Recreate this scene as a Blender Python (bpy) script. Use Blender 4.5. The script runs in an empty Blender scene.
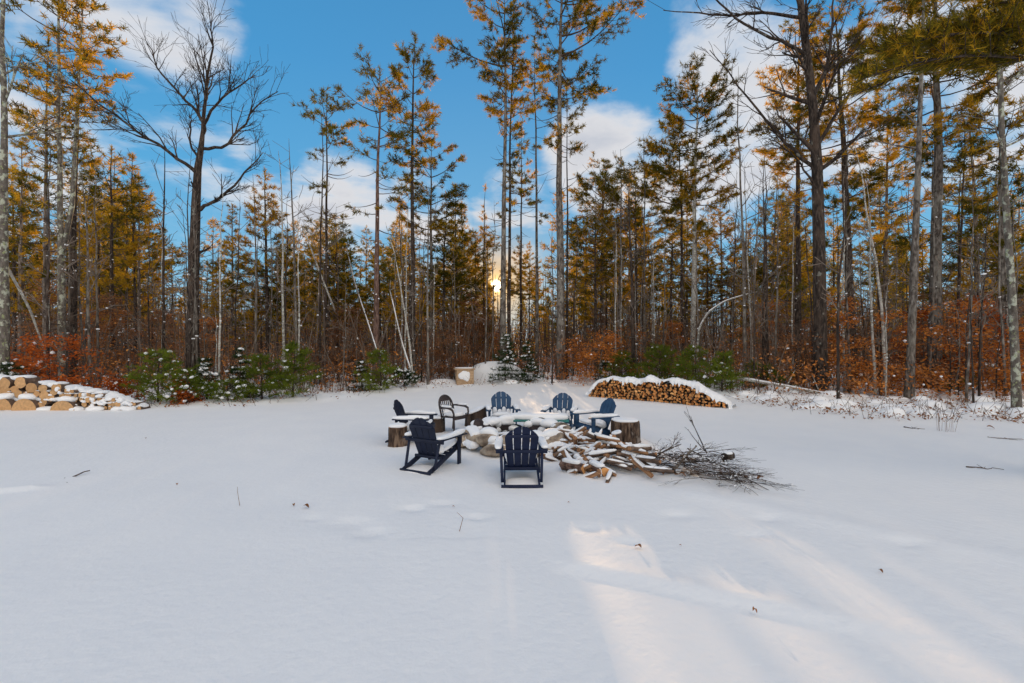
import bpy, bmesh, math, random
import numpy as np
from mathutils import Vector, Matrix, Euler

SC = bpy.context.scene
COL = SC.collection
R = math.radians
F = 1024 * 16 / 36.0          # focal length in pixels
CAM_H = 2.3
SUN_EL, SUN_AZ = R(7.0), R(-1.9)
SUN = np.array([math.sin(SUN_AZ) * math.cos(SUN_EL), math.cos(SUN_AZ) * math.cos(SUN_EL), math.sin(SUN_EL)])


def X(px, d):
    return (px - 512) / F * d


def Z(py, d):
    return (341.5 - py) / F * d + CAM_H


# ------------------------------------------------------------------ terrain
EX = [-60, -20, -16, -11, -7, -4, -1, 3, 6, 9, 12, 16, 30, 60]
EY = [17, 16.6, 16.8, 16.6, 18.0, 21.5, 24.0, 24.5, 21.5, 17.5, 15.2, 14.2, 14, 14]


def edge(x):
    return np.interp(x, EX, EY)


_rs = np.random.RandomState(5)
_W = [(_rs.uniform(-1, 1, 2), _rs.uniform(0, 6.28)) for _ in range(40)]


def wav(x, y, f, a, b):
    s = 0
    for (k, p) in _W[a:b]:
        k = k / np.linalg.norm(k)
        s = s + np.sin((k[0] * x + k[1] * y) * f + p)
    return s / (b - a)


def gz(x, y):
    x = np.asarray(x, float); y = np.asarray(y, float)
    yard = 0.05 * wav(x, y, 0.45, 0, 6) + 0.018 * wav(x, y, 1.7, 6, 13) + 0.006 * wav(x, y, 4.4, 13, 20)
    fo = np.clip((y - edge(x) + 1.0) / 2.5, 0, 1) * np.clip((160 - y) / 50, 0, 1)
    hum = 0.16 * wav(x, y, 1.3, 20, 27) + 0.1 * wav(x, y, 3.1, 27, 34) + 0.07 * wav(x, y, 6.0, 34, 40) + 0.1
    z = yard + fo * hum
    if np.min(y) > 16: return z
    # trodden path with a soft snow lip crossing the foreground, right of centre
    ln = (y - (4.75 - 0.42 * (x - 0.55)))
    m = np.clip((x - 0.35) / 0.3, 0, 1) * np.clip((3.6 - x) / 1.2, 0, 1)
    z = z + m * (0.018 * np.exp(-((ln + .1 * wav(x, y, 2.2, 3, 9)) / 0.16) ** 2) - 0.02 * np.clip(-ln / 0.25, 0, 1))
    ln2 = (y - (6.9 - 0.75 * (x - 2.6)))
    m2 = np.clip((x - 2.2) / 0.6, 0, 1) * np.clip((7.0 - x) / 1.5, 0, 1)
    z = z + m2 * 0.02 * np.exp(-((ln2 + .15 * wav(x, y, 1.6, 8, 14)) / 0.3) ** 2)
    ln3 = (x + 1.35 + (4.9 - y) * 0.2)
    z = z + 0.010 * np.clip(ln3 / 0.3 + .5, 0, 1) * np.clip((5.3 - y) / 0.12, 0, 1) * np.clip((0.2 - x) / 0.4, 0, 1)
    z = z + .016 * wav(x, y, 6.5, 14, 22) * np.exp(-(((x - .3) / 3.2) ** 2 + ((y - 9.3) / 3.2) ** 2)) + .006 * wav(x, y, 2.9, 22, 30)
    # old footprints and a buried branch
    for (fx, fy, fr) in ((-2.05, 5.7, .3), (-1.75, 5.45, .22), (-1.0, 6.4, .18), (-2.6, 5.9, .14), (1.0, 5.6, .2), (1.35, 5.2, .16),
                         (2.2, 6.0, .2), (2.9, 5.4, .2), (3.3, 5.9, .17), (-1.35, 6.2, .15), (-0.5, 5.9, .14), (4.6, 5.2, .2)):
        z = z - 0.03 * np.exp(-np.maximum(0, ((x - fx) / fr) ** 2 + ((y - fy) / (fr * .6)) ** 2 + 1.1 * wav(x, y, 9, 5, 12)))
    lb = (y - (7.05 + (x + 8.2) * 0.25))
    z = z + 0.05 * np.exp(-(lb / 0.10) ** 2) * np.clip((-7.3 - x) / 0.3, 0, 1)
    return z


def G(x, y):
    return float(gz(x, y))


# ------------------------------------------------------------------ materials
def newmat(name):
    m = bpy.data.materials.new(name); m.use_nodes = True
    nt = m.node_tree; nt.nodes.clear()
    out = nt.nodes.new('ShaderNodeOutputMaterial')
    return m, nt, out


def N(nt, typ, **kw):
    n = nt.nodes.new(typ)
    for k, v in kw.items():
        if k in n.inputs.keys() if isinstance(k, str) else False:
            n.inputs[k].default_value = v
        else:
            setattr(n, k, v)
    return n


def ramp(nt, fac, stops):
    r = nt.nodes.new('ShaderNodeValToRGB')
    e = r.color_ramp.elements
    while len(e) < len(stops): e.new(0.5)
    for i, (p, c) in enumerate(stops):
        e[i].position = p
        e[i].color = (c[0], c[1], c[2], 1) if hasattr(c, '__len__') else (c, c, c, 1)
    nt.links.new(fac, r.inputs[0])
    return r.outputs[0]


def noise(nt, scale, detail=4, rough=.55, stretch=None, coord='Object'):
    tc = nt.nodes.new('ShaderNodeTexCoord')
    v = tc.outputs[coord]
    if stretch:
        mp = nt.nodes.new('ShaderNodeMapping'); mp.inputs['Scale'].default_value = stretch
        nt.links.new(v, mp.inputs[0]); v = mp.outputs[0]
    n = nt.nodes.new('ShaderNodeTexNoise')
    n.inputs['Scale'].default_value = scale; n.inputs['Detail'].default_value = detail; n.inputs['Roughness'].default_value = rough
    nt.links.new(v, n.inputs['Vector'])
    return n.outputs['Fac']


def mix(nt, fac, a, b, mode='MIX'):
    m = nt.nodes.new('ShaderNodeMix'); m.data_type = 'RGBA'; m.blend_type = mode
    for s, v in ((m.inputs[0], fac), (m.inputs[6], a), (m.inputs[7], b)):
        if hasattr(v, 'links') or hasattr(v, 'is_linked'): nt.links.new(v, s)
        elif hasattr(v, '__len__'): s.default_value = (v[0], v[1], v[2], 1)
        else: s.default_value = v
    return m.outputs[2]


def surf(name, stops, scale=8, detail=5, stretch=None, rough=.8, bump=0.0, bscale=None, bdist=.02, extra=None, objrand=0.0, spec=.3):
    m, nt, out = newmat(name)
    c = ramp(nt, noise(nt, scale, detail, stretch=stretch), stops)
    if extra:
        for (sc, st, lo, hi, colr) in extra:
            f = ramp(nt, noise(nt, sc, 4, stretch=st), [(lo, 0), (hi, 1)])
            c = mix(nt, f, c, colr)
    if objrand:
        oi = nt.nodes.new('ShaderNodeObjectInfo')
        f = ramp(nt, oi.outputs['Random'], [(0, 1 - objrand), (1, 1 + objrand)])
        c = mix(nt, 1.0, c, f, 'MULTIPLY')
    b = nt.nodes.new('ShaderNodeBsdfPrincipled')
    b.inputs['Roughness'].default_value = rough
    b.inputs['Specular IOR Level'].default_value = spec
    nt.links.new(c, b.inputs['Base Color'])
    if bump:
        bn = nt.nodes.new('ShaderNodeBump'); bn.inputs['Strength'].default_value = bump; bn.inputs['Distance'].default_value = bdist
        nt.links.new(noise(nt, bscale or scale * 2, 5, stretch=stretch), bn.inputs['Height'])
        nt.links.new(bn.outputs[0], b.inputs['Normal'])
    nt.links.new(b.outputs[0], out.inputs[0])
    return m


def leafmat(name, stops, trans=.5, tint=(1, 1, 1), scale=3.0, objrand=.25):
    m, nt, out = newmat(name)
    c = ramp(nt, noise(nt, scale, 3), stops)
    oi = nt.nodes.new('ShaderNodeObjectInfo')
    f = ramp(nt, oi.outputs['Random'], [(0, 1 - objrand), (1, 1 + objrand)])
    c = mix(nt, 1.0, c, f, 'MULTIPLY')
    ct = mix(nt, 1.0, c, tint, 'MULTIPLY')
    d = nt.nodes.new('ShaderNodeBsdfDiffuse'); t = nt.nodes.new('ShaderNodeBsdfTranslucent')
    nt.links.new(c, d.inputs[0]); nt.links.new(ct, t.inputs[0])
    mx = nt.nodes.new('ShaderNodeMixShader'); mx.inputs[0].default_value = trans
    nt.links.new(d.outputs[0], mx.inputs[1]); nt.links.new(t.outputs[0], mx.inputs[2])
    nt.links.new(mx.outputs[0], out.inputs[0])
    return m


M = {}
M['snow'] = surf('snow', [(.3, (.875, .885, .90)), (.7, (.91, .915, .92))], 1.2, 4, rough=.65, bump=.5, bscale=9, bdist=.02, spec=.2)
M['snow_lump'] = surf('snow_lump', [(.3, (.86, .885, .92)), (.7, (.91, .92, .94))], 6, 3, rough=.7, bump=.3, bscale=30, bdist=.01, spec=.2)
M['bark_pine'] = surf('bark_pine', [(.36, (.05, .035, .028)), (.5, (.15, .115, .09)), (.66, (.30, .245, .20))], 13, 8, (1, 1, .22), .9, 1.0, 22, .05, extra=[(2.2, (1, 1, .5), .5, .68, (.30, .27, .24)), (5, (1, 1, .7), .56, .66, (.06, .045, .038))], objrand=.25)
M['bark_grey'] = surf('bark_grey', [(.36, (.055, .043, .035)), (.5, (.14, .118, .10)), (.66, (.28, .25, .22))], 14, 8, (1, 1, .3), .9, 1.0, 22, .05, extra=[(2.0, (1, 1, .5), .5, .66, (.27, .255, .22)), (5, (1, 1, .8), .56, .66, (.06, .047, .038))], objrand=.2)
M['bark_dark'] = surf('bark_dark', [(.36, (.014, .010, .008)), (.5, (.045, .032, .025)), (.68, (.115, .087, .07))], 14, 8, (1, 1, .25), .9, 1.0, 22, .05, extra=[(1.8, (1, 1, .4), .52, .68, (.10, .068, .05)), (4, (1, 1, .8), .62, .68, (.22, .21, .18))], objrand=.2)
M['bark_red'] = surf('bark_red', [(.36, (.06, .035, .028)), (.5, (.16, .095, .075)), (.68, (.28, .185, .15))], 13, 8, (1, 1, .25), .9, 1.0, 22, .05)
M['bark_pale'] = surf('bark_pale', [(.3, (.17, .15, .13)), (.5, (.34, .315, .285)), (.75, (.52, .50, .46))], 5, 5, (1, 1, .6), .85, .4, 14, .02,
                      extra=[(9, (1, 1, 1.6), .52, .6, (.55, .57, .5)), (7, (1, 1, 2), .62, .68, (.1, .085, .07))], objrand=.15)
M['lichen'] = surf('bark_lichen', [(.3, (.065, .055, .045)), (.55, (.15, .13, .11)), (.8, (.26, .235, .205))], 12, 8, (1, 1, .4), .9, .5, 14, .02,
                   extra=[(6, (1, 1, .7), .53, .6, (.42, .44, .35)), (8, (1, 1, 1), .6, .66, (.28, .31, .16)), (11, (1, 1, 2), .62, .67, (.06, .05, .04))])
M['twig'] = surf('twig', [(.3, (.05, .032, .023)), (.7, (.135, .09, .064))], 2, 3, rough=.9, objrand=.3)
M['twig_grey'] = surf('twig_grey', [(.3, (.10, .08, .065)), (.7, (.23, .185, .15))], 2, 3, rough=.9, objrand=.3)
M['needle_g'] = leafmat('needle_green', [(.3, (.065, .066, .014)), (.7, (.16, .145, .026))], .5, (1.95, 1.5, .6))
M['needle_y'] = leafmat('needle_gold_backlit', [(.3, (.29, .195, .024)), (.7, (.54, .37, .045))], .6, (1.75, 1.4, .6))  # yellowed needles, with the gold of sun backlight put into the colour
M['needle_f'] = leafmat('needle_fresh', [(.3, (.07, .11, .016)), (.7, (.19, .235, .036))], .45, (1.3, 1.2, .5), objrand=.12)
M['needle_d'] = leafmat('needle_dark', [(.3, (.02, .04, .018)), (.7, (.05, .08, .03))], .3, objrand=.1)
M['leaf_o'] = leafmat('leaf_orange', [(.25, (.32, .10, .022)), (.5, (.52, .20, .05)), (.75, (.64, .31, .10))], .28, (1.2, .95, .6), 1.6, .15)
M['leaf_r'] = leafmat('leaf_red', [(.25, (.26, .05, .014)), (.5, (.46, .115, .026)), (.75, (.58, .21, .06))], .28, (1.2, .9, .6), 1.6, .1)
M['leaf_b'] = leafmat('leaf_brown', [(.25, (.15, .065, .03)), (.5, (.28, .135, .065)), (.75, (.42, .23, .115))], .28, (1.2, .95, .7), 1.4, .2)
M['navy'] = surf('navy', [(.3, (.005, .010, .034)), (.7, (.009, .017, .052))], 5, 3, rough=.5, bump=.1, bscale=60, bdist=.002, spec=.25)
M['navy_dark'] = surf('navy_dark', [(.3, (.006, .010, .026)), (.7, (.010, .016, .042))], 5, 3, rough=.5, bump=.1, bscale=60, bdist=.002, spec=.25)
M['blue'] = surf('blue', [(.3, (.016, .05, .115)), (.7, (.03, .08, .165))], 5, 3, rough=.55, bump=.1, bscale=60, bdist=.002, spec=.3)
M['resin'] = surf('resin', [(.3, (.03, .022, .022)), (.7, (.065, .05, .05))], 4, 3, rough=.45)
M['stone'] = surf('stone', [(.36, (.13, .10, .08)), (.5, (.32, .255, .195)), (.66, (.52, .43, .33))], 5, 6, rough=.9, bump=.7, bscale=18, bdist=.03, objrand=.3)
M['stone_dark'] = surf('stone_dark', [(.3, (.025, .02, .022)), (.7, (.09, .07, .07))], 5, 6, rough=.9, bump=.7, bscale=18, bdist=.03)
M['log_bark'] = surf('log_bark', [(.3, (.06, .04, .03)), (.55, (.15, .10, .075)), (.8, (.3, .22, .17))], 9, 5, (1, 1, 1), .9, .8, 26, .02, objrand=.25)


M['stump_bark'] = surf('stump_bark', [(.38, (.022, .013, .01)), (.5, (.085, .052, .035)), (.64, (.21, .145, .10))], 16, 7, (1, 1, .22), .9, 1.0, 20, .06, extra=[(5, (1, 1, .6), .6, .68, (.24, .20, .17))])


def endmat(name, cols, ring=60, objrand=.3):
    m, nt, out = newmat(name)
    tc = nt.nodes.new('ShaderNodeTexCoord')
    w = nt.nodes.new('ShaderNodeTexWave'); w.wave_type = 'RINGS'; w.rings_direction = 'Y'
    w.inputs['Scale'].default_value = ring; w.inputs['Distortion'].default_value = 2.5; w.inputs['Detail'].default_value = 2
    nt.links.new(tc.outputs['Object'], w.inputs[0])
    c = ramp(nt, w.outputs[1], [(0, cols[0]), (1, cols[1])])
    f = ramp(nt, noise(nt, 14, 4), [(.35, .75), (.7, 1.15)])
    c = mix(nt, 1, c, f, 'MULTIPLY')
    oi = nt.nodes.new('ShaderNodeObjectInfo')
    c = mix(nt, ramp(nt, oi.outputs['Random'], [(.3, 0), (1, .75)]), c, cols[2])
    g = ramp(nt, oi.outputs['Random'], [(0, 1 - objrand), (.5, 1 + objrand), (.75, 1 - objrand * .6), (1, 1 + objrand)])
    c = mix(nt, 1, c, g, 'MULTIPLY')
    b = nt.nodes.new('ShaderNodeBsdfPrincipled'); b.inputs['Roughness'].default_value = .85
    b.inputs['Specular IOR Level'].default_value = .15
    nt.links.new(c, b.inputs['Base Color']); nt.links.new(b.outputs[0], out.inputs[0])
    return m


M['end_orange'] = endmat('end_orange', [(.42, .15, .04), (.62, .255, .08), (.68, .37, .15)], 40, .5)
M['end_tan'] = endmat('end_tan', [(.50, .29, .135), (.66, .42, .22), (.46, .25, .11)], 26, .16)
M['split'] = surf('split', [(.3, (.12, .055, .03)), (.55, (.32, .17, .085)), (.8, (.52, .34, .19))], 6, 4, (4, .6, 4), .85, .4, 20, .01, objrand=.3)
M['ply'] = surf('ply', [(.3, (.36, .235, .135)), (.7, (.56, .40, .26))], 4, 5, (1, 1, 4), .8)
M['teal'] = surf('teal', [(.3, (.02, .14, .14)), (.7, (.04, .24, .23))], 4, 3, rough=.5)
M['char'] = surf('char', [(.3, (.01, .009, .009)), (.7, (.04, .035, .033))], 8, 4, rough=.95, bump=.5)


# ------------------------------------------------------------------ mesh builder
class MB:
    def __init__(self):
        self.v = []; self.f = []; self.mi = []; self.n = 0; self.q = []; self.st = []

    def add(self, vs, fs, m=0):
        o = self.n
        self.v.append(np.asarray(vs, float).reshape(-1, 3)); self.n += len(vs)
        for f in fs:
            self.f.append(tuple(i + o for i in f)); self.mi.append(m)

    def quads(self, Q, m=0):
        """Q: (k,4,3)"""
        k = len(Q)
        if not k: return
        o = self.n
        self.v.append(Q.reshape(-1, 3)); self.n += 4 * k
        self.q.append((o, k, m))

    def stick(self, a, b, r0, r1, m=0):
        self.st.append((a, b, r0, r1, m))

    def flush(self):
        if not self.st: return
        for m in set(t[4] for t in self.st):
            S = [t for t in self.st if t[4] == m]
            A = np.array([t[0] for t in S], float); B = np.array([t[1] for t in S], float)
            r0 = np.array([t[2] for t in S])[:, None]; r1 = np.array([t[3] for t in S])[:, None]
            d = unit(B - A); ref = np.where(np.abs(d[:, 2:3]) < .9, np.array([[0, 0, 1.0]]), np.array([[1.0, 0, 0]]))
            u = unit(np.cross(d, ref)); w = np.cross(d, u)
            c = [(math.cos(k * 2.0944), math.sin(k * 2.0944)) for k in range(3)]
            for k in range(3):
                e0 = u * c[k][0] + w * c[k][1]; j = (k + 1) % 3; e1 = u * c[j][0] + w * c[j][1]
                self.quads(np.stack([A + e0 * r0, A + e1 * r0, B + e1 * r1, B + e0 * r1], 1), m)
        self.st = []

    def tube(self, pts, rad, sides=6, m=0, cap=True, rng=None, lump=0.0):
        pts = np.asarray(pts, float); n = len(pts)
        t = np.gradient(pts, axis=0); t /= (np.linalg.norm(t, axis=1)[:, None] + 1e-9)
        ref = np.array([0, 0, 1.0]) if abs(t[0][2]) < .9 else np.array([1.0, 0, 0])
        a = np.arange(sides) * 2 * math.pi / sides
        vs = []
        u = np.cross(t[0], ref); u /= np.linalg.norm(u)
        for i in range(n):
            u = u - t[i] * np.dot(u, t[i]); u /= (np.linalg.norm(u) + 1e-9)
            w = np.cross(t[i], u)
            r = rad[i] if hasattr(rad, '__len__') else rad
            rr = r * (1 + lump * (rng.rand(sides) - .5)) if lump else np.full(sides, r)
            vs.append(pts[i] + rr[:, None] * (np.cos(a)[:, None] * u + np.sin(a)[:, None] * w))
        vs = np.concatenate(vs)
        fs = [(i * sides + j, i * sides + (j + 1) % sides, (i + 1) * sides + (j + 1) % sides, (i + 1) * sides + j) for i in range(n - 1) for j in range(sides)]
        if cap:
            fs.append(tuple(range(sides))[::-1]); fs.append(tuple((n - 1) * sides + j for j in range(sides)))
        self.add(vs, fs, m)

    def box(self, c, s, rot=None, m=0, bev=0.0):
        bm = bmesh.new(); bmesh.ops.create_cube(bm, size=1)
        for v in bm.verts: v.co = Vector((v.co.x * s[0], v.co.y * s[1], v.co.z * s[2]))
        if bev: bmesh.ops.bevel(bm, geom=bm.edges[:], offset=bev, segments=1, affect='EDGES')
        mt = Matrix.Translation(c)
        if rot is not None: mt = mt @ (rot.to_4x4() if isinstance(rot, Matrix) else Euler(rot).to_matrix().to_4x4())
        bm.transform(mt); bm.verts.index_update()
        self.add([v.co[:] for v in bm.verts], [[v.index for v in f.verts] for f in bm.faces], m)
        bm.free()

    def bar(self, p0, p1, w, t, up=(0, 0, 1), m=0, bev=0.004):
        """a board from p0 to p1, w wide (across), t thick (along up-ish)"""
        p0 = Vector(p0); p1 = Vector(p1); d = (p1 - p0); L = d.length; d.normalize()
        s = d.cross(Vector(up)); s.normalize(); u = s.cross(d)
        rot = Matrix((s, d, u)).transposed()
        self.box((p0 + p1) / 2, (w, L, t), rot, m, bev)

    def lump(self, c, s, rng, sub=2, amp=.12, m=0, flat=False, rot=0.0):
        vs, fs = ICO[sub]
        v = vs.copy()
        k = rng.uniform(-1, 1, (5, 3)) * 2.6; p = rng.uniform(0, 6.28, 5)
        d = sum(np.sin(v @ k[i] + p[i]) for i in range(5)) / 5 * 2 * amp
        v = v * (1 + d)[:, None]
        if flat: v[:, 2] = np.maximum(v[:, 2], -.25)
        v = v * np.asarray(s)
        if rot:
            c_, s_ = math.cos(rot), math.sin(rot)
            v = np.stack([v[:, 0] * c_ - v[:, 1] * s_, v[:, 0] * s_ + v[:, 1] * c_, v[:, 2]], 1)
        self.add(v + np.asarray(c), fs, m)

    def build(self, name, mats, parent=None, smooth=False):
        self.flush()
        me = bpy.data.meshes.new(name)
        V = np.concatenate(self.v) if self.v else np.zeros((0, 3))
        loops = []; starts = []; mi = []
        tot = 0
        if self.f:
            ln = np.array([len(f) for f in self.f])
            loops.append(np.concatenate([np.array(f) for f in self.f]))
            starts.append(np.concatenate([[0], np.cumsum(ln)[:-1]])); tot = int(ln.sum()); mi.append(np.array(self.mi))
        for (o, k, m) in self.q:
            loops.append(np.arange(o, o + 4 * k)); starts.append(tot + 4 * np.arange(k)); tot += 4 * k; mi.append(np.full(k, m))
        loops = np.concatenate(loops).astype(np.int32); starts = np.concatenate(starts).astype(np.int32); mi = np.concatenate(mi).astype(np.int32)
        me.vertices.add(len(V)); me.vertices.foreach_set('co', V.astype(np.float32).ravel())
        me.loops.add(len(loops)); me.loops.foreach_set('vertex_index', loops)
        me.polygons.add(len(starts)); me.polygons.foreach_set('loop_start', starts)
        me.update(calc_edges=True)
        for mm in (mats if isinstance(mats, (list, tuple)) else [mats]): me.materials.append(mm)
        me.polygons.foreach_set('material_index', mi)
        if smooth: me.polygons.foreach_set('use_smooth', np.ones(len(starts), bool))
        me.update()
        o = bpy.data.objects.new(name, me); COL.objects.link(o)
        if parent: o.parent = parent
        return o


ICO = {}
for s_ in (1, 2, 3, 4):
    bm_ = bmesh.new(); bmesh.ops.create_icosphere(bm_, subdivisions=s_, radius=1)
    ICO[s_] = (np.array([v.co[:] for v in bm_.verts]), [tuple(v.index for v in f.verts) for f in bm_.faces]); bm_.free()


def tag(o, label, cat, group=None, kind=None):
    if label: o['label'] = label
    if cat: o['category'] = cat
    if group: o['group'] = group
    if kind: o['kind'] = kind
    return o


def empty(name, loc=(0, 0, 0), rz=0):
    o = bpy.data.objects.new(name, None); COL.objects.link(o)
    o.location = loc; o.rotation_euler = (0, 0, rz); o.empty_display_size = .2
    return o


def copy_tree(o, parent=None):
    c = o.copy(); COL.objects.link(c); c.parent = parent
    for ch in [k for k in KIDS.get(o.name, [])] or list(o.children):
        copy_tree(ch, c)
    return c


KIDS = {}


def unit(v):
    return v / (np.linalg.norm(v, axis=-1, keepdims=True) + 1e-9)


def blades(P, D, k, length, width, rng, spread=1.0, keep=.7):
    P = np.repeat(np.asarray(P), k, 0); D = np.repeat(np.asarray(D), k, 0)
    n = len(P)
    d = unit(D * keep + spread * unit(rng.normal(size=(n, 3))))
    L = length * rng.uniform(.6, 1.25, n)[:, None]
    base = P + D * (rng.uniform(-.4, .4, n)[:, None] * length)
    s = unit(np.cross(d, rng.normal(size=(n, 3)))) * (width * rng.uniform(.6, 1.3, n)[:, None] / 2)
    tip = base + d * L
    return np.stack([base - s, base + s, tip + s * .35, tip - s * .35], 1)


def flat_leaves(P, k, size, rng, jitter, tilt=.6):
    P = np.repeat(np.asarray(P), k, 0); n = len(P)
    P = P + rng.normal(size=(n, 3)) * jitter
    a = rng.uniform(0, 6.28, n)
    d = unit(np.stack([np.cos(a), np.sin(a), rng.normal(0, tilt, n) - .25], 1))
    s = unit(np.cross(d, np.array([0, 0, 1.0]) + rng.normal(0, tilt, (n, 3))))
    L = size * rng.uniform(.6, 1.3, n)[:, None]; W = L * .5
    return np.stack([P, P + d * L * .5 + s * W * .5, P + d * L, P + d * L * .5 - s * W * .5], 1)


def flakes(P, size, rng):
    """little pillows of snow lying on twigs: flattened octahedra as quads pairs"""
    out = []
    vs, fs = ICO[1]
    return vs, fs


def snow_on(mb, P, s, rng, m=0):
    vs, fs = ICO[1]
    for p in P:
        k = s * rng.uniform(.45, 1.5)
        a = rng.uniform(0, 6.28); e = rng.uniform(.8, 1.7)
        v = vs * np.array([k * e, k, k * .8]) * (1 + rng.uniform(-.4, .4, (len(vs), 1)))
        v = np.stack([v[:, 0] * math.cos(a) - v[:, 1] * math.sin(a), v[:, 0] * math.sin(a) + v[:, 1] * math.cos(a), v[:, 2]], 1)
        mb.add(v + p, fs, m)


# ------------------------------------------------------------------ trees
def trunk_pts(H, rng, lean=(0, 0), wob=.12, n=12, bend=0.0):
    t = np.linspace(0, 1, n)
    w = np.cumsum(rng.normal(0, wob, (n, 2)), 0) * np.linspace(0, 1, n)[:, None] * .5
    x = lean[0] * t ** (1 + bend) + w[:, 0]; y = lean[1] * t + w[:, 1]
    return np.stack([x, y, t * H - .15 * (t == 0)], 1)


def interp_pts(pts, z):
    return np.array([np.interp(z, pts[:, 2], pts[:, 0]), np.interp(z, pts[:, 2], pts[:, 1]), z])


def pine(H, r, zb, rad, seed, bark='bark_pine', gold=.35, lean=(0, 0), asym=(0, 0), dens=1.0, blen=.23, bw=.032, kb=17, lower=None,
         sides=8, stubs=24, snow=12, shape='broad', forked=False, needle=('needle_g', 'needle_y')):
    """a white pine: Empty > trunk, crown (limbs and needles), snow. Crown from height zb to H."""
    rng = np.random.RandomState(seed)
    root = empty('pine_tree')
    tp = trunk_pts(H, rng, lean, .1 * min(1, H / 18))
    tb = MB()
    tt = np.linspace(0, 1, len(tp))
    rr = r * (1 - tt) ** .8 * .95 + r * .05
    rr[0] *= 1.25
    tb.tube(tp, rr, sides, 0, True, rng, .12)
    P2 = []
    if forked:
        zf = zb * .55
        a = interp_pts(tp, zf)
        f2 = np.array([a + (np.array([.5 + .25 * i, .2, 0]) * (i > 0) * .5 + np.array([0, 0, (H * .93 - zf) * i / 5])) for i in range(6)])
        tb.tube(f2, np.linspace(r * .7, r * .08, 6), sides, 0)
        P2.append(f2)
    root_t = tb.build('trunk', M[bark], root, True)
    cb = MB()
    CP = []; CD = []; SN = []

    def branch(p0, az, L, el, needles=True):
        n = 6
        u = np.array([math.cos(az), math.sin(az), 0]); s = np.array([-u[1], u[0], 0])
        t = np.linspace(0, 1, n)
        curl = rng.uniform(-.15, .2)
        pts = p0 + np.outer(t * L * math.cos(el), u) + np.outer(np.sin(t * 2.2) * curl * L * .5, s)
        pts[:, 2] += t * L * math.sin(el) + (t ** 2) * L * rng.uniform(.05, .3) - np.sin(t * math.pi) * L * .06
        br = max(.012, .016 * L)
        cb.tube(pts, np.linspace(br, .006, n), 4, 0, False)
        if not needles: return pts
        m = max(2, int(L * 6.0 * dens))
        for _ in range(m):
            q = rng.uniform(.28, 1) ** .8
            i = q * (n - 1); a = int(min(i, n - 2)); pp = pts[a] + (pts[a + 1] - pts[a]) * (i - a)
            sd = rng.choice([-1, 1]); l2 = rng.uniform(.2, .5) * L * (1.15 - .55 * q) + .12
            d2 = unit(u * rng.uniform(.4, 1) + s * sd * rng.uniform(.4, 1) + np.array([0, 0, rng.uniform(-.05, .35)]))
            e = pp + d2 * l2
            cb.stick(pp, e, .012, .006)
            for g in np.arange(.35, 1.01, max(.12, .24 / max(l2, .2))):
                CP.append(pp + (e - pp) * g + rng.normal(0, .05, 3)); CD.append(unit(d2 + [0, 0, .35]))
        return pts

    def whorls(axis, z0, z1, radm):
        z = z0
        while z < z1 - .15:
            t = (z - z0) / max(.1, z1 - z0)
            if shape == 'broad': prof = (1 - t) ** .75 * (.55 + .9 * min(1, t * 2.5)) if t > .02 else .6
            elif shape == 'cone': prof = (1 - t) ** .9 + .08
            else: prof = .35 + .65 * math.sin(math.pi * min(1, .15 + t * .8))
            nb = rng.randint(2, 5) if shape != 'cone' else rng.randint(3, 6)
            a0 = rng.uniform(0, 6.28)
            for k in range(nb):
                az = a0 + k * 6.28 / nb + rng.uniform(-.5, .5)
                L = radm * prof * rng.uniform(.5, 1.2)
                L *= 1 + asym[0] * math.cos(az) + asym[1] * math.sin(az)
                if L < .2: continue
                branch(interp_pts(axis, z), az, L, R(rng.uniform(-8, 22)) + t * .65)
            z += rng.uniform(.3, .7) * (.75 + .03 * H)
        for k in range(4):
            CP.append(interp_pts(axis, z1 - .12 * k)); CD.append(np.array([0, 0, 1.0]))
    whorls(tp, zb, H, rad)
    for f2 in P2: whorls(f2, zb * 1.05, H * .93, rad * .8)
    if lower:                                           # sparse lower boughs below the main crown
        for _ in range(lower[2]):
            z = rng.uniform(lower[0], lower[1])
            branch(interp_pts(tp, z), rng.uniform(0, 6.28), rad * rng.uniform(.3, .8), R(rng.uniform(-15, 12)))
    for _ in range(stubs):                              # dead stubs
        z = rng.uniform(min(2.0, zb * .4), max(zb, 2.2))
        pts = branch(interp_pts(tp, z), rng.uniform(0, 6.28), rng.uniform(.3, 1.9), R(rng.uniform(-20, 15)), False)
        if z < 9 and rng.rand() < .3: SN.append(pts[2] + [0, 0, .02])
    if CP:
        CP = np.array(CP); CD = np.array(CD)
        # whole clumps get gold needles, yellowing and warm backlight put into the colour
        kf = rng.uniform(-1, 1, (3, 3)) * 1.3; ph = rng.uniform(0, 6.28, 3)
        gn = sum(np.sin(CP @ kf[i] + ph[i]) for i in range(3)) / 3 * .5 + .5 + rng.uniform(-.2, .2, len(CP))
        g = gn > np.quantile(gn, 1 - gold)
        cb.quads(blades(CP[~g], CD[~g], kb, blen, bw, rng), 1)
        cb.quads(blades(CP[g], CD[g], kb, blen, bw, rng), 2)
    cb.build('crown', [M['twig'], M[needle[0]], M[needle[1]]], root)
    sb = MB(); P = SN
    for _ in range(snow):
        z = rng.uniform(.5, min(9, H * .6)); p = interp_pts(tp, z); a = rng.uniform(0, 6.28)
        q = np.interp(z, tp[:, 2], rr); P = P + [p + np.array([math.cos(a) * q, math.sin(a) * q, 0])]
    if len(P):
        snow_on(sb, P, .034, rng); sb.build('snow_clumps', M['snow_lump'], root)
    return root


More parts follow.
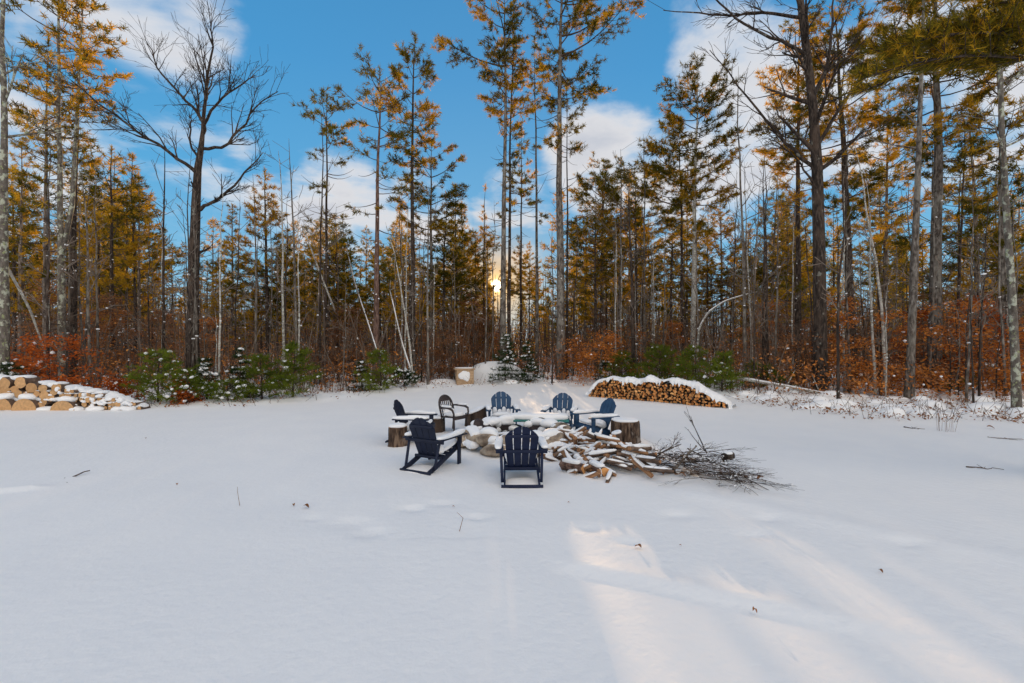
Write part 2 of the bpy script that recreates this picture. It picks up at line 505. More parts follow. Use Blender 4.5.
def grow(mb, p, d, L, r, lev, rng, ends, m=0, curve=.25, up=.15, nch=(3, 5), ratio=.62, sides=(8, 6, 5, 4, 3), minr=.008):
    n = 6 if lev < 2 else 4
    pts = [np.array(p)]; dd = unit(np.array(d, float))
    for i in range(n - 1):
        dd = unit(dd + rng.normal(0, curve / (n - 1) * 1.6, 3) + np.array([0, 0, up / (n - 1)]))
        pts.append(pts[-1] + dd * L / (n - 1))
    pts = np.array(pts)
    rad = np.linspace(r, max(minr, r * .35 if lev < 4 else minr * .7), n)
    if lev >= 3:
        for i in range(n - 1): mb.stick(pts[i], pts[i + 1], rad[i], rad[i + 1], m)
    else: mb.tube(pts, rad, sides[min(lev, 4)], m, False)
    ends.append(pts)
    if lev >= 4 or r < minr * 1.3: return
    for k in range(rng.randint(nch[0], nch[1] + 1)):
        q = rng.uniform(.3, 1.0)
        i = q * (n - 1); a = int(min(i, n - 2)); pp = pts[a] + (pts[a + 1] - pts[a]) * (i - a)
        rv = unit(np.cross(dd, rng.normal(size=3)))
        ang = rng.uniform(.35, .85)
        nd = dd * math.cos(ang) + rv * math.sin(ang)
        grow(mb, pp, nd, L * ratio * rng.uniform(.6, 1.1), max(minr, np.interp(q, [0, 1], [rad[0], rad[-1]]) * rng.uniform(.5, .75)), lev + 1, rng, ends, m, curve, up, nch, ratio, sides, minr)


def bare(H, r, seed, bark='bark_grey', limbs=None, lean=(0, 0), zb=.4, nl=9, spread=.7, leaves=None, name='bare_tree', snow=8, minr=.008, llen=.3, wob=.1, bend=0.0, lv=1, ext=None):
    """leafless tree: Empty > trunk, crown (limbs and twigs)"""
    rng = np.random.RandomState(seed)
    root = empty(name)
    tp = ext if ext is not None else trunk_pts(H, rng, lean, wob, bend=bend)
    H = tp[-1][2]
    tb = MB(); tt = np.linspace(0, 1, len(tp))
    rr = r * (1 - tt) ** .75 * .92 + r * .08
    if limbs: rr = r * (1 - .7 * tt)
    rr[0] *= 1.2
    tb.tube(tp, rr, 9 if r > .08 else 6, 0, True, rng, .1)
    tb.build('trunk', M[bark], root, True)
    cb = MB(); ends = []
    for k in range(nl):
        z = H * (zb + (1 - zb) * (k + rng.uniform(.1, .9)) / nl)
        p = interp_pts(tp, z); a = rng.uniform(0, 6.28)
        el = rng.uniform(.25, 1.0)
        d = np.array([math.cos(a) * math.cos(el), math.sin(a) * math.cos(el), math.sin(el)])
        L = H * llen * spread * (1.25 - .75 * z / H) * rng.uniform(.6, 1.1)
        grow(cb, p, d, L, max(minr, np.interp(z, tp[:, 2], rr) * .5), lv, rng, ends, 0, minr=minr)
    for lb in (limbs or []):
        pts = np.array(lb[0], float); rad = np.linspace(lb[1], lb[2], len(pts))
        # smooth through the given joints
        t = np.linspace(0, len(pts) - 1, len(pts) * 3 - 2)
        sm = np.stack([np.interp(t, range(len(pts)), pts[:, c]) for c in range(3)], 1)
        sm[1:-1] = (sm[:-2] + sm[1:-1] * 2 + sm[2:]) / 4 + rng.normal(0, .03, (len(sm) - 2, 3))
        rd = np.interp(t, range(len(pts)), rad)
        cb.tube(sm, rd, 7, 0, False); ends.append(sm)
        for k in range(lb[3]):
            q = rng.uniform(.25, 1); i = q * (len(sm) - 1); a = int(min(i, len(sm) - 2)); pp = sm[a] + (sm[a + 1] - sm[a]) * (i - a)
            dd = unit(sm[a + 1] - sm[a]); rv = unit(np.cross(dd, rng.normal(size=3))); ang = rng.uniform(.35, .8)
            grow(cb, pp, dd * math.cos(ang) + rv * math.sin(ang), lb[4] * rng.uniform(.5, 1.1), max(minr, np.interp(i, range(len(sm)), rd) * .55), 2, rng, ends, 0, minr=minr)
    E = np.concatenate([e[-2:] for e in ends]) if ends else np.zeros((0, 3))
    mats = [M[bark if r > .1 else 'twig_grey']]
    if leaves and len(E):
        mats.append(M[leaves[0]])
        sel = E[rng.rand(len(E)) < leaves[1]]
        cb.quads(flat_leaves(sel, leaves[2], leaves[3], rng, leaves[4]), 1)
    if cb.n: cb.build('crown', mats, root)
    if snow:
        P = []
        A = np.concatenate([e for e in ends]) if ends else tp
        for _ in range(snow):
            p = A[rng.randint(len(A))] if rng.rand() < .6 else interp_pts(tp, rng.uniform(.3, min(H * .7, 8)))
            P.append(p + [0, 0, .015])
        sb = MB(); snow_on(sb, P[::2], .032, rng); sb.build('snow_clumps', M['snow_lump'], root)
    return root


def beech(H, seed, leaf='leaf_o', rad=1.8, dens=1.0):
    """young beech holding its dead leaves in flat sprays"""
    rng = np.random.RandomState(seed)
    root = empty('beech_sapling')
    tb = MB(); cb = MB()
    tp = trunk_pts(H, rng, (rng.normal(0, .2), rng.normal(0, .2)), .1)
    tb.tube(tp, np.linspace(.04, .008, len(tp)), 5); tb.build('trunk', M['bark_grey'], root, True)
    P = []
    for k in range(int(22 * dens)):
        z = H * rng.uniform(.08, .97); a = rng.uniform(0, 6.28); L = rad * (1.1 - .7 * z / H) * rng.uniform(.5, 1.2)
        p0 = interp_pts(tp, z); u = np.array([math.cos(a), math.sin(a), rng.uniform(-.05, .3)]); s = np.array([-u[1], u[0], 0])
        t = np.linspace(0, 1, 5); pts = p0 + np.outer(t * L, u); pts[:, 2] += -.12 * L * t ** 2
        cb.tube(pts, np.linspace(.014, .005, 5), 3, 0, False)
        for j in range(int(12 * L) + 4):
            q = rng.uniform(.25, 1); pp = p0 + u * L * q + s * rng.normal(0, .28 * L * (1.1 - q * .6)); pp[2] += -.12 * L * q * q + rng.normal(0, .04)
            P.append(pp)
    cb.quads(flat_leaves(np.array(P), 5, .12, rng, .1, .45), 1)
    cb.build('crown', [M['twig'], M[leaf]], root)
    sb = MB(); P = np.array(P); snow_on(sb, P[rng.choice(len(P), 9)] + [0, 0, .03], .05, rng); sb.build('snow_clumps', M['snow_lump'], root)
    return root


def shrub_pine(H, rad, seed, needle='needle_f', snow=40, cone=False, name='pine_sapling', ssize=.055, blen=.17):
    rng = np.random.RandomState(seed)
    root = empty(name)
    tb = MB(); tp = trunk_pts(H, rng, (0, 0), .03); tb.tube(tp, np.linspace(.04, .008, len(tp)), 5); tb.build('trunk', M['bark_dark'], root, True)
    cb = MB(); P = []; D = []; TIP = []
    z = .08
    while z < H:
        t = z / H
        for k in range(rng.randint(4, 7)):
            a = rng.uniform(0, 6.28); L = rad * ((1 - t) ** (.8 if cone else .55) + .08) * rng.uniform(.6, 1.15)
            u = np.array([math.cos(a), math.sin(a), 0]); s = np.array([-u[1], u[0], 0]); p0 = interp_pts(tp, z)
            rise = rng.uniform(.15, .6) if not cone else rng.uniform(-.25, .1)
            e = p0 + u * L + [0, 0, L * rise]
            cb.stick(p0, e, .012, .006)
            for j in range(int(7 * L) + 3):
                q = rng.uniform(.25, 1); pp = p0 + (e - p0) * q + s * rng.normal(0, .2 * L)
                P.append(pp); D.append(unit(u + [0, 0, .5] + s * rng.normal(0, .4))); TIP.append(pp)
        z += rng.uniform(.13, .26)
    P = np.array(P); D = np.array(D)
    cb.quads(blades(P, D, 11, blen, .02, rng, .8), 1)
    cb.build('crown', [M['twig'], M[needle]], root)
    if snow:
        sb = MB(); snow_on(sb, P[rng.choice(len(P), snow)] + [0, 0, .05], ssize, rng); sb.build('snow_clumps', M['snow_lump'], root)
    return root


def put(o, x, y, rz=0, s=1.0, dz=-.05):
    o.location = (x, y, G(x, y) + dz); o.rotation_euler = (0, 0, rz); o.scale = (s, s, s)
    return o

# ================================================================== SETTING
xs = np.unique(np.concatenate([np.arange(-22, 22, .16), np.arange(-7, 7, .07), np.arange(-70, 70, 1.2), np.arange(-400, 401, 20)]).round(3))
ys = np.unique(np.concatenate([np.arange(-4, 36, .16), np.arange(2, 9, .07), np.arange(-40, 90, 1.2), np.arange(-100, 701, 20)]).round(3))
gx, gy = np.meshgrid(xs, ys); zz = gz(gx, gy)
g = MB(); nx, ny = len(xs), len(ys)
V = np.stack([gx, gy, zz], -1)
idx = np.arange(nx * ny).reshape(ny, nx)
me = bpy.data.meshes.new('snow_ground')
Q = np.stack([idx[:-1, :-1], idx[:-1, 1:], idx[1:, 1:], idx[1:, :-1]], -1).reshape(-1, 4)
me.vertices.add(nx * ny); me.vertices.foreach_set('co', V.astype(np.float32).ravel())
me.loops.add(Q.size); me.loops.foreach_set('vertex_index', Q.astype(np.int32).ravel())
me.polygons.add(len(Q)); me.polygons.foreach_set('loop_start', (np.arange(len(Q)) * 4).astype(np.int32))
me.update(calc_edges=True); me.polygons.foreach_set('use_smooth', np.ones(len(Q), bool)); me.materials.append(M['snow']); me.update()
ground = bpy.data.objects.new('snow_ground', me); COL.objects.link(ground); ground['kind'] = 'structure'

# snow-covered heap behind the wooden crate
mb = MB(); rng = np.random.RandomState(3)
mb.lump((-.95, 26.3, .05), (1.75, 1.1, 1.0), rng, 4, .10, 0, True)
mb.lump((.6, 26.6, .0), (1.4, 1.0, .5), rng, 3, .10, 0, True)
mb.lump((-3.7, 24.7, -.05), (1.1, .7, .32), rng, 3, .12, 0, True)
o = mb.build('snow_mound', M['snow_lump'], None, True); o['kind'] = 'structure'

# ================================================================== TREES
def seen(x, y):
    return 512 + x / y * F

# --- pines with a place of their own
HP = [  # px, depth, label, args
    (62, 19.5, 'tall far left pine with golden brown top and mottled trunk, right of the lichened trunk', dict(H=18.5, r=.15, zb=10.4, rad=1.9, seed=11, bark='lichen', gold=.5, forked=True, lower=(6, 10, 6), dens=.7, shape='mid')),
    (46, 23, 'slimmer dark pine standing behind the golden far left pine', dict(H=17.5, r=.13, zb=9.6, rad=1.6, seed=12, gold=.4, dens=.6, lower=(5, 9, 5))),
    (72, 21, 'dark bare-stemmed pine just right of the mottled trunk at the far left', dict(H=15, r=.2, zb=10, rad=1.4, dens=.7, seed=13, bark='bark_dark', gold=.4)),
    (112, 27, 'mid height golden pine left of the spreading leafless tree', dict(H=13.8, r=.15, zb=5.5, rad=1.9, seed=14, bark='bark_dark', gold=.6, dens=.7, shape='mid')),
    (140, 30, 'short golden brown pine seen just left of the spreading leafless tree', dict(H=13.2, r=.13, zb=5.5, rad=1.7, seed=15, gold=.6, dens=.7)),
    (268, 30, 'brownish pine right of the spreading leafless tree, with flat boughs low on its stem', dict(H=13.6, r=.16, zb=5.2, rad=2.2, seed=16, bark='bark_dark', gold=.5, shape='cone', lower=(3, 5, 4))),
    (325, 26, 'thin pine with a small dark tuft of crown, left of the reddish trunk', dict(H=16.4, r=.13, zb=12.6, rad=1.6, seed=17, bark='bark_dark', gold=.1, lower=(8, 12, 5), shape='mid')),
    (376, 24, 'reddish-trunked pine with a ragged dark crown of separate tufts', dict(H=16.6, r=.18, zb=11.8, rad=2.1, seed=18, bark='bark_red', gold=.12, dens=.62, kb=12, blen=.24, shape='mid', lower=(8, 11, 5))),
    (413, 26, 'pointed pine with a full golden brown crown, next right of the reddish trunk', dict(H=19.6, r=.17, zb=12.4, rad=1.9, seed=19, bark='bark_dark', gold=.5, dens=1.2, lower=(9, 12, 5))),
    (431, 30, 'lower broad-topped pine right of the pointed golden brown pine', dict(H=15.4, r=.16, zb=9.2, rad=2.3, seed=20, bark='bark_grey', gold=.35, shape='mid')),
    (503, 27, 'very tall grey-trunked pine beside the low sun, its crown golden on the left', dict(H=23.2, r=.19, zb=16.2, rad=2.5, seed=21, bark='bark_grey', gold=.6, asym=(-.4, 0), lower=(11, 16, 6), shape='mid')),
    (509, 29, 'thin tall pine close behind the grey trunk beside the low sun', dict(H=22, r=.13, zb=15.5, rad=1.7, seed=22, bark='bark_dark', gold=.4, lower=(9, 15, 6))),
    (537, 31, 'slender bare-stemmed pine between the two tallest pines', dict(H=23, r=.13, zb=18.8, rad=1.3, seed=23, bark='bark_grey', gold=.3, lower=(8, 17, 6), snow=16)),
    (521, 37, 'small tufted pine between the two tallest pines, farther off', dict(H=19.5, r=.13, zb=13.5, rad=1.6, seed=24, bark='bark_dark', gold=.3, shape='cone')),
    (561, 26.8, 'tallest pine of all, broad dark boughs reaching right, straight thick grey trunk', dict(H=25.5, r=.27, zb=16.6, rad=3.1, seed=25, bark='bark_grey', gold=.3, asym=(.4, 0), dens=1.0, lower=(13.5, 17, 5), shape='mid')),
    (567, 27.6, 'thin dark stem hugging the right side of the tallest pine', dict(H=18, r=.09, zb=14, rad=1.0, seed=26, bark='bark_dark', gold=.2)),
    (601, 38, 'dark bushy pine in the middle distance right of the tallest pine', dict(H=16.5, r=.18, zb=8, rad=2.8, seed=27, bark='bark_dark', gold=.25, shape='mid')),
    (636, 36, 'dark spreading pine with a rounded top left of the broad layered pine', dict(H=15, r=.18, zb=8.2, rad=3.2, seed=28, bark='bark_dark', gold=.25, shape='mid')),
    (693, 27, 'broad layered pine with golden tips standing alone right of centre', dict(H=18.9, r=.18, zb=10.6, rad=2.9, seed=29, bark='bark_pale', gold=.45, dens=1.25, lower=(8, 11, 4), shape='broad')),
    (683, 29.5, 'dark-stemmed pine close behind the broad layered pine', dict(H=16.4, r=.14, zb=9.5, rad=2.6, seed=30, bark='bark_dark', gold=.35, asym=(-.35, 0), dens=1.1)),
    (722, 37, 'bright golden low pine between the broad layered pine and the dark leafless tree', dict(H=14, r=.15, zb=5.5, rad=2.4, seed=31, gold=.8, shape='cone')),
    (798, 25, 'dark pine just left of the big dark leafless tree, golden in its upper boughs', dict(H=20.5, r=.19, zb=10, rad=2.2, seed=32, bark='bark_dark', gold=.6, shape='mid', lower=(5, 10, 6))),
    (853, 23, 'stout dark pine right of the big dark leafless tree, with bright golden boughs', dict(H=19, r=.24, zb=9, rad=2.5, seed=33, bark='bark_dark', gold=.65, lean=(-.6, 0), shape='mid', lower=(6, 9, 4))),
    (934, 20.5, 'thick-trunked pine at the right among orange leaves, its lower boughs sparse', dict(H=20, r=.27, zb=10.5, rad=2.6, seed=34, bark='bark_grey', gold=.4, lean=(.3, 0), lower=(6, 10.5, 8), dens=.9, shape='mid')),
    (1004, 19.5, 'slim dark pine near the right edge beside the lichened pale trunk', dict(H=17, r=.16, zb=8, rad=2.0, seed=35, bark='bark_grey', gold=.35, lower=(4, 8, 7), dens=.9, shape='mid')),
    (978, 27, 'brown-green pine seen between the thick trunk and the right edge', dict(H=17, r=.16, zb=4.5, rad=2.5, seed=36, gold=.5, shape='cone')),
    (885, 31, 'golden pine filling the gap left of the leaning grey trunk', dict(H=19, r=.17, zb=6.5, rad=2.6, seed=37, gold=.6, shape='mid')),
    (772, 33, 'smaller golden pine left of the dark pine beside the big leafless tree', dict(H=14.5, r=.15, zb=5.5, rad=2.2, seed=38, gold=.6, shape='cone')),
    (20, 29, 'golden pine glimpsed between the pale lichened trunk and the golden far left pine', dict(H=15, r=.15, zb=4, rad=2.4, seed=39, gold=.6, dens=.65, shape='cone')),
    (232, 36, 'yellow-lit pine low behind the right side of the spreading leafless tree', dict(H=13, r=.14, zb=4, rad=2.2, seed=40, gold=.85, shape='cone')),
    (345, 35, 'short dark pine between the thin tufted pine and the reddish trunk', dict(H=12, r=.14, zb=4, rad=2.0, seed=41, gold=.3, shape='cone')),
    (483.5, 36, 'narrow pine added to shade the snow, just left of the low sun', dict(H=14.5, r=.12, zb=2.2, rad=.95, seed=43, gold=.6, shape='cone', bark='bark_dark', dens=1.5)),  # added to block a sun streak on the snow
    (521, 56, 'golden-lit pine deep in the woods just right of the low sun', dict(H=15, r=.13, zb=7.6, rad=1.9, seed=45, gold=.8, shape='cone', bark='bark_dark', dens=1.2)),
    (529, 63, 'second golden-lit pine deep in the woods, right of the low sun', dict(H=16, r=.14, zb=8.2, rad=2.1, seed=46, gold=.8, shape='cone', bark='bark_dark', dens=1.2)),
    (508, 75, 'farthest golden pine under the low sun', dict(H=15.5, r=.14, zb=10.8, rad=1.6, seed=47, gold=.8, shape='cone', bark='bark_dark', dens=1.2)),
    (488, 49, 'small dark pine added to shade the snow, far behind the low sun gap', dict(H=13, r=.12, zb=2.0, rad=1.0, seed=44, gold=.5, shape='cone', bark='bark_dark', dens=1.5)),  # added as a second blocker for the same sun streak
    (456, 35, 'layered mid height pine left of the low sun', dict(H=14.2, r=.14, zb=4.6, rad=2.1, seed=42, gold=.4, shape='cone', bark='bark_dark')),
]
for (px, d, lab, kw) in HP:
    o = pine(**kw); x = X(px, d)
    put(o, x, d); tag(o, lab, 'pine tree')

# overhanging pine at the right: trunk beyond the frame, long boughs reaching in
def overhang():
    rng = np.random.RandomState(77)
    root = empty('pine_tree')
    tb = MB(); tp = trunk_pts(13, rng, (0, 0), .05); tb.tube(tp, np.linspace(.22, .03, len(tp)), 10, 0, True, rng, .1); tb.build('trunk', M['bark_grey'], root, True)
    cb = MB(); CP = []; CD = []
    def bough(p0, u, L, drop, r=.035, width=.4):
        u = unit(np.array(u)); s = unit(np.cross(u, [0, 0, 1.0])); t = np.linspace(0, 1, 9)
        pts = np.array(p0) + np.outer(t * L, u); pts[:, 2] += .25 * np.sin(t * 3.1) - drop * t ** 2
        cb.tube(pts, np.linspace(r, .008, 9), 6, 0, False)
        for _ in range(int(L * 20)):
            q = rng.uniform(.16, 1); i = q * 8; a = int(min(i, 7)); pp = pts[a] + (pts[a + 1] - pts[a]) * (i - a)
            d2 = unit(u * rng.uniform(.5, 1.1) + s * rng.choice([-1, 1]) * rng.uniform(.2, .9) + [0, 0, rng.uniform(-.15, .35)]); l2 = rng.uniform(.25, .8) * (1.15 - .5 * q) * width / .4
            e = pp + d2 * l2; cb.tube(np.array([pp, (pp + e) / 2 - [0, 0, .02], e]), [.009, .007, .004], 4, 0, False)
            for gq in np.arange(.15, 1.01, .13):
                CP.append(pp + (e - pp) * gq + rng.normal(0, .015, 3)); CD.append(d2)
    # the tree stands at (8.6, 7.4)
    bough((0, 0, 6.9), (-1, -.05, -.03), 3.6, .2)
    bough((0, 0, 7.0), (-1, -.02, .0), 3.0, .1, .03, .45)
    bough((0, 0, 7.5), (-1, .05, .0), 2.9, .2, .03, .45)
    bough((0, 0, 7.2), (-1, .0, .05), 3.2, .2, .03, .4)
    bough((0, 0, 7.1), (-1, -.12, .02), 3.0, .1)
    bough((0, 0, 7.35), (-1, .1, .05), 2.7, .2)
    bough((0, 0, 7.0), (-.9, .35, .08), 2.9, .2)
    bough((0, 0, 7.7), (-1, -.2, .03), 3.3, .2)
    for k in range(24):
        a = rng.uniform(-1.7, 1.7); bough((0, 0, rng.uniform(8, 12.5)), (math.cos(a), math.sin(a), .2), rng.uniform(.8, 2.0), .1, .025)
    CP = np.array(CP); CD = np.array(CD)
    g = rng.rand(len(CP)) < .3
    cb.quads(blades(CP[~g], CD[~g], 8, .13, .010, rng, .8, .9), 1); cb.quads(blades(CP[g], CD[g], 8, .13, .010, rng, .8, .9), 2)
    cb.build('crown', [M['bark_dark'], M['needle_g'], M['needle_y']], root)
    return root
o = overhang(); put(o, 9.3, 7.6); tag(o, 'nearby pine whose long needled boughs hang into the upper right corner', 'pine tree')

# --- spreading leafless tree
def lmb(pts, bx, d, r0, r1, n, L, ys=0.0):
    k = len(pts)
    return ([((p[0] - bx) / F * d, ys * i / (k - 1), Z(p[1], d)) for i, p in enumerate(pts)], r0, r1, n, L)

d = 20.0
ext = np.array([((p[0] - 193) / F * d, 0, Z(p[1], d) if p[1] < 380 else -.1) for p in ((193, 390), (193, 340), (194, 270), (196, 205), (198, 170), (201, 150), (203, 132))])
o = bare(0, .27, 51, 'bark_dark', minr=.006, ext=ext, nl=3, zb=.5, llen=.14, limbs=[
    lmb(((203, 135), (202, 122), (188, 104), (168, 86), (146, 60), (132, 32)), 193, d, .085, .02, 17, 1.7, .8),
    lmb(((203, 135), (206, 110), (213, 82), (221, 55), (222, 35)), 193, d, .085, .02, 17, 1.6, -.7),
    lmb(((198, 176), (184, 163), (158, 146), (130, 126), (98, 98)), 193, d, .085, .02, 17, 1.6, -1.2),
    lmb(((201, 150), (217, 147), (232, 126), (243, 98), (264, 78)), 193, d, .075, .018, 16, 1.6, 1.2),
    lmb(((197, 212), (210, 208), (232, 196), (252, 178), (270, 160)), 193, d, .085, .018, 11, 1.3, -.6),
    lmb(((203, 128), (195, 100), (192, 70), (186, 50)), 193, d, .06, .016, 13, 1.5, 1.8),
    lmb(((203, 128), (224, 112), (250, 102), (276, 98)), 193, d, .065, .016, 13, 1.4, -1.6),
    lmb(((199, 160), (180, 140), (172, 110), (160, 96)), 193, d, .055, .016, 13, 1.4, 1.8)], snow=14)
put(o, X(193, d), d); tag(o, 'large leafless tree whose forked limbs fan out against the blue sky at the left', 'leafless tree')
d = 19.0
ext = np.array([((p[0] - 820) / F * d, 0, Z(p[1], d) if p[1] < 385 else -.1) for p in ((820, 392), (820, 330), (819, 250), (817, 170), (813, 110), (806, 50), (800, 0), (796, -40), (793, -90))])
o = bare(0, .27, 52, 'bark_dark', ext=ext, nl=12, zb=.42, llen=.22, limbs=[
    lmb(((808, 62), (785, 50), (755, 46), (725, 36), (700, 18), (672, 4)), 820, d, .08, .015, 12, 1.3, -1.5),
    lmb(((804, 20), (775, 12), (740, 12), (705, 8), (668, 2)), 820, d, .075, .015, 12, 1.2, .6),
    lmb(((817, 172), (798, 152), (772, 120), (745, 78), (718, 40)), 820, d, .085, .015, 12, 1.4, .8),
    lmb(((818, 195), (800, 175), (780, 160), (755, 152)), 820, d, .05, .015, 8, 1.0, -1.0),
    lmb(((812, 100), (830, 70), (840, 30), (848, -20)), 820, d, .1, .03, 10, 1.4, .8),
    lmb(((816, 150), (836, 110), (858, 80), (880, 40)), 820, d, .08, .02, 10, 1.3, -1.0)], snow=16)
put(o, X(820, d), d); tag(o, 'big dark leafless tree right of centre with boughs sweeping left across the sky', 'leafless tree')

BT = [  # px, depth, label, args
    (4, 17.6, 'pale lichen-spotted trunk at the left edge behind the log pile', dict(H=19, r=.17, seed=61, bark='lichen', nl=8, zb=.5, llen=.22)),
    (1017, 14.7, 'pale lichen-spotted trunk at the right edge of the snow', dict(H=17, r=.12, seed=62, bark='lichen', nl=9, zb=.35, llen=.2, lean=(-.5, 0))),
    (909, 17.6, 'smooth grey trunk leaning slightly right, nearest the snow at the right', dict(H=18, r=.15, seed=63, bark='bark_grey', nl=9, zb=.5, llen=.2, lean=(1.0, .3), wob=.05)),
    (297, 23, 'thin grey leafless tree right of the brownish layered pine', dict(H=12.5, r=.08, seed=64, bark='bark_grey', nl=9, zb=.35, llen=.2)),
    (284, 21, 'thin pale leafless tree rising from the fresh green saplings', dict(H=11, r=.07, seed=65, bark='bark_pale', nl=8, zb=.4, llen=.2)),
    (620, 31, 'leafless tree of whip-like branches above the orange beeches', dict(H=15.5, r=.1, seed=66, bark='bark_grey', nl=14, zb=.35, llen=.28)),
    (596, 33, 'leafless thin tree of upright twigs right of the tallest pine', dict(H=14.5, r=.09, seed=67, bark='bark_grey', nl=12, zb=.35, llen=.26)),
    (645, 29, 'leafless thin tree of upright twigs left of the broad layered pine', dict(H=15.5, r=.08, seed=68, bark='bark_grey', nl=10, zb=.35, llen=.25)),
    (746, 22, 'slender tall leafless trunk left of the big dark leafless tree', dict(H=15.5, r=.085, seed=69, bark='bark_grey', nl=12, zb=.3, llen=.2, lean=(-.4, 0))),
    (752, 23.5, 'thin pale stem beside the slender tall leafless trunk', dict(H=10, r=.06, seed=70, bark='bark_pale', nl=8, zb=.4, llen=.2)),
    (886, 19, 'thin white-barked birch bent left, between the big dark leafless tree and the leaning grey trunk', dict(H=11, r=.07, seed=71, bark='bark_pale', nl=9, zb=.4, llen=.2, lean=(-1.4, 0), bend=.8)),
    (876, 18.5, 'thin white-barked birch standing straighter in front of the bent one', dict(H=9, r=.06, seed=72, bark='bark_pale', nl=8, zb=.4, llen=.2, lean=(-.5, 0))),
    (845, 20, 'thin pale sapling close right of the big dark leafless trunk', dict(H=9, r=.055, seed=73, bark='bark_pale', nl=8, zb=.4, llen=.2, lean=(-.3, 0))),
    (413, 22, 'thin white-barked birch leaning left under the pointed golden pine', dict(H=8, r=.06, seed=74, bark='bark_pale', nl=7, zb=.4, llen=.2, lean=(-1.4, 0), bend=.5)),
    (405, 23.5, 'pale thin birch standing straight under the pointed golden pine', dict(H=9, r=.06, seed=75, bark='bark_pale', nl=7, zb=.45, llen=.2)),
    (428, 22.5, 'grey thin birch right of the two pale ones under the pointed golden pine', dict(H=10, r=.07, seed=76, bark='bark_grey', nl=8, zb=.45, llen=.2)),
    (256, 24, 'slender grey leafless tree between the spreading tree and the brownish layered pine', dict(H=11, r=.07, seed=77, bark='bark_grey', nl=9, zb=.4, llen=.22)),
    (320, 23, 'wispy leafless tree in front of the thin tufted pine', dict(H=14, r=.07, seed=78, bark='bark_dark', nl=10, zb=.4, llen=.2)),
    (634, 25, 'dark leafless trunk standing in the orange beeches', dict(H=11, r=.13, seed=79, bark='bark_dark', nl=8, zb=.45, llen=.22)),
    (552, 24.5, 'thin leafless stem left of the tallest pine trunk', dict(H=9, r=.05, seed=80, bark='bark_dark', nl=7, zb=.4, llen=.2)),
    (958, 23, 'dark thin leafless tree right of the thick-trunked pine', dict(H=13, r=.09, seed=81, bark='bark_dark', nl=10, zb=.35, llen=.22)),
    (775, 21, 'thin twiggy leafless tree left of the big dark leafless trunk', dict(H=10, r=.06, seed=82, bark='bark_grey', nl=11, zb=.25, llen=.22)),
    (163, 22, 'slim dark leafless tree left of the spreading leafless tree', dict(H=12, r=.075, seed=83, bark='bark_dark', nl=10, zb=.4, llen=.22)),
    (90, 20, 'slim grey leafless tree above the red-leaved beech', dict(H=10, r=.07, seed=84, bark='bark_grey', nl=9, zb=.4, llen=.22)),
]
for (px, d, lab, kw) in BT:
    o = bare(**kw); put(o, X(px, d), d); tag(o, lab, 'leafless tree')

# bent pole and fallen trunks
def pole(name, pts, r0, r1, mat, lab, snow=True, cat='fallen trunk'):
    rng = np.random.RandomState(len(lab))
    root = empty(name, pts[0]); P = np.array(pts, float) - np.array(pts[0])
    t = np.linspace(0, len(P) - 1, len(P) * 4); sm = np.stack([np.interp(t, range(len(P)), P[:, c]) for c in range(3)], 1)
    sm[1:-1] = (sm[:-2] + 2 * sm[1:-1] + sm[2:]) / 4
    mb = MB(); mb.tube(sm, np.linspace(r0, r1, len(sm)), 7, 0, True, rng, .12)
    for k in range(4):
        a = sm[rng.randint(3, len(sm))]; mb.tube([a, a + rng.normal(0, .35, 3) + [0, 0, .25]], [r1 * .6, .008], 4)
    mb.build('trunk', M[mat], root, True)
    if snow:
        sb = MB(); top = sm + [0, 0, r1 * .75]; sb.tube(top[1:-1], np.linspace(r0, r1, len(sm) - 2) * .8, 6, 0, True, rng, .25); sb.build('snow', M['snow_lump'], root, True)
    return tag(root, lab, cat)

d = 23; pole('leaning_tree', [(X(697, d), d, G(X(697, d), d)), (X(698, d), d, Z(330, d)), (X(708, d), d, Z(312, d)), (X(728, d), d + .3, Z(300, d)), (X(760, d), d + .6, Z(291, d))], .06, .03, 'bark_pale', 'pale bent trunk arching right over the brush, right of the broad layered pine')
d = 18; pole('fallen_tree', [(X(755, d), d + 1.5, .75), (X(790, d), d + .7, .5), (X(815, d), d, .3), (X(834, d), d - .3, .2)], .07, .05, 'bark_pale', 'pale fallen trunk lying slantwise left of the big dark leafless tree')
d = 19; pole('fallen_tree', [(X(388, 21), 21, G(X(388, 21), 21)), (X(372, 22), 22, 2.6), (X(355, 23), 23, 5.2), (X(344, 23), 23.4, 7)], .05, .025, 'bark_grey', 'thin grey trunk leaning left in front of the reddish trunk')
pole('fallen_tree', [(X(415, 22), 22, .3), (X(402, 23), 23, 2.2), (X(390, 24), 24, 5)], .05, .03, 'bark_pale', 'pale trunk leaning left near the fresh green saplings in the middle')
pole('fallen_tree', [(X(335, 25), 25, 4.0), (X(318, 24), 24, 6.2), (X(300, 23), 23.3, 8.2)], .05, .03, 'bark_pale', 'short pale snag leaning between the thin tufted pine and its neighbours')
pole('fallen_tree', [(X(8, 18), 18, 5.2), (X(30, 18.4), 18.4, 3.6), (X(44, 18.8), 18.8, 2.0), (X(52, 19), 19, .2)], .05, .025, 'bark_pale', 'pale broken limb slanting down at the far left')
pole('fallen_tree', [(X(960, 23), 23, 1.0), (X(1000, 24), 24, .85), (X(1050, 25), 25, .9)], .22, .18, 'bark_grey', 'thick fallen trunk under snow far behind the right edge')

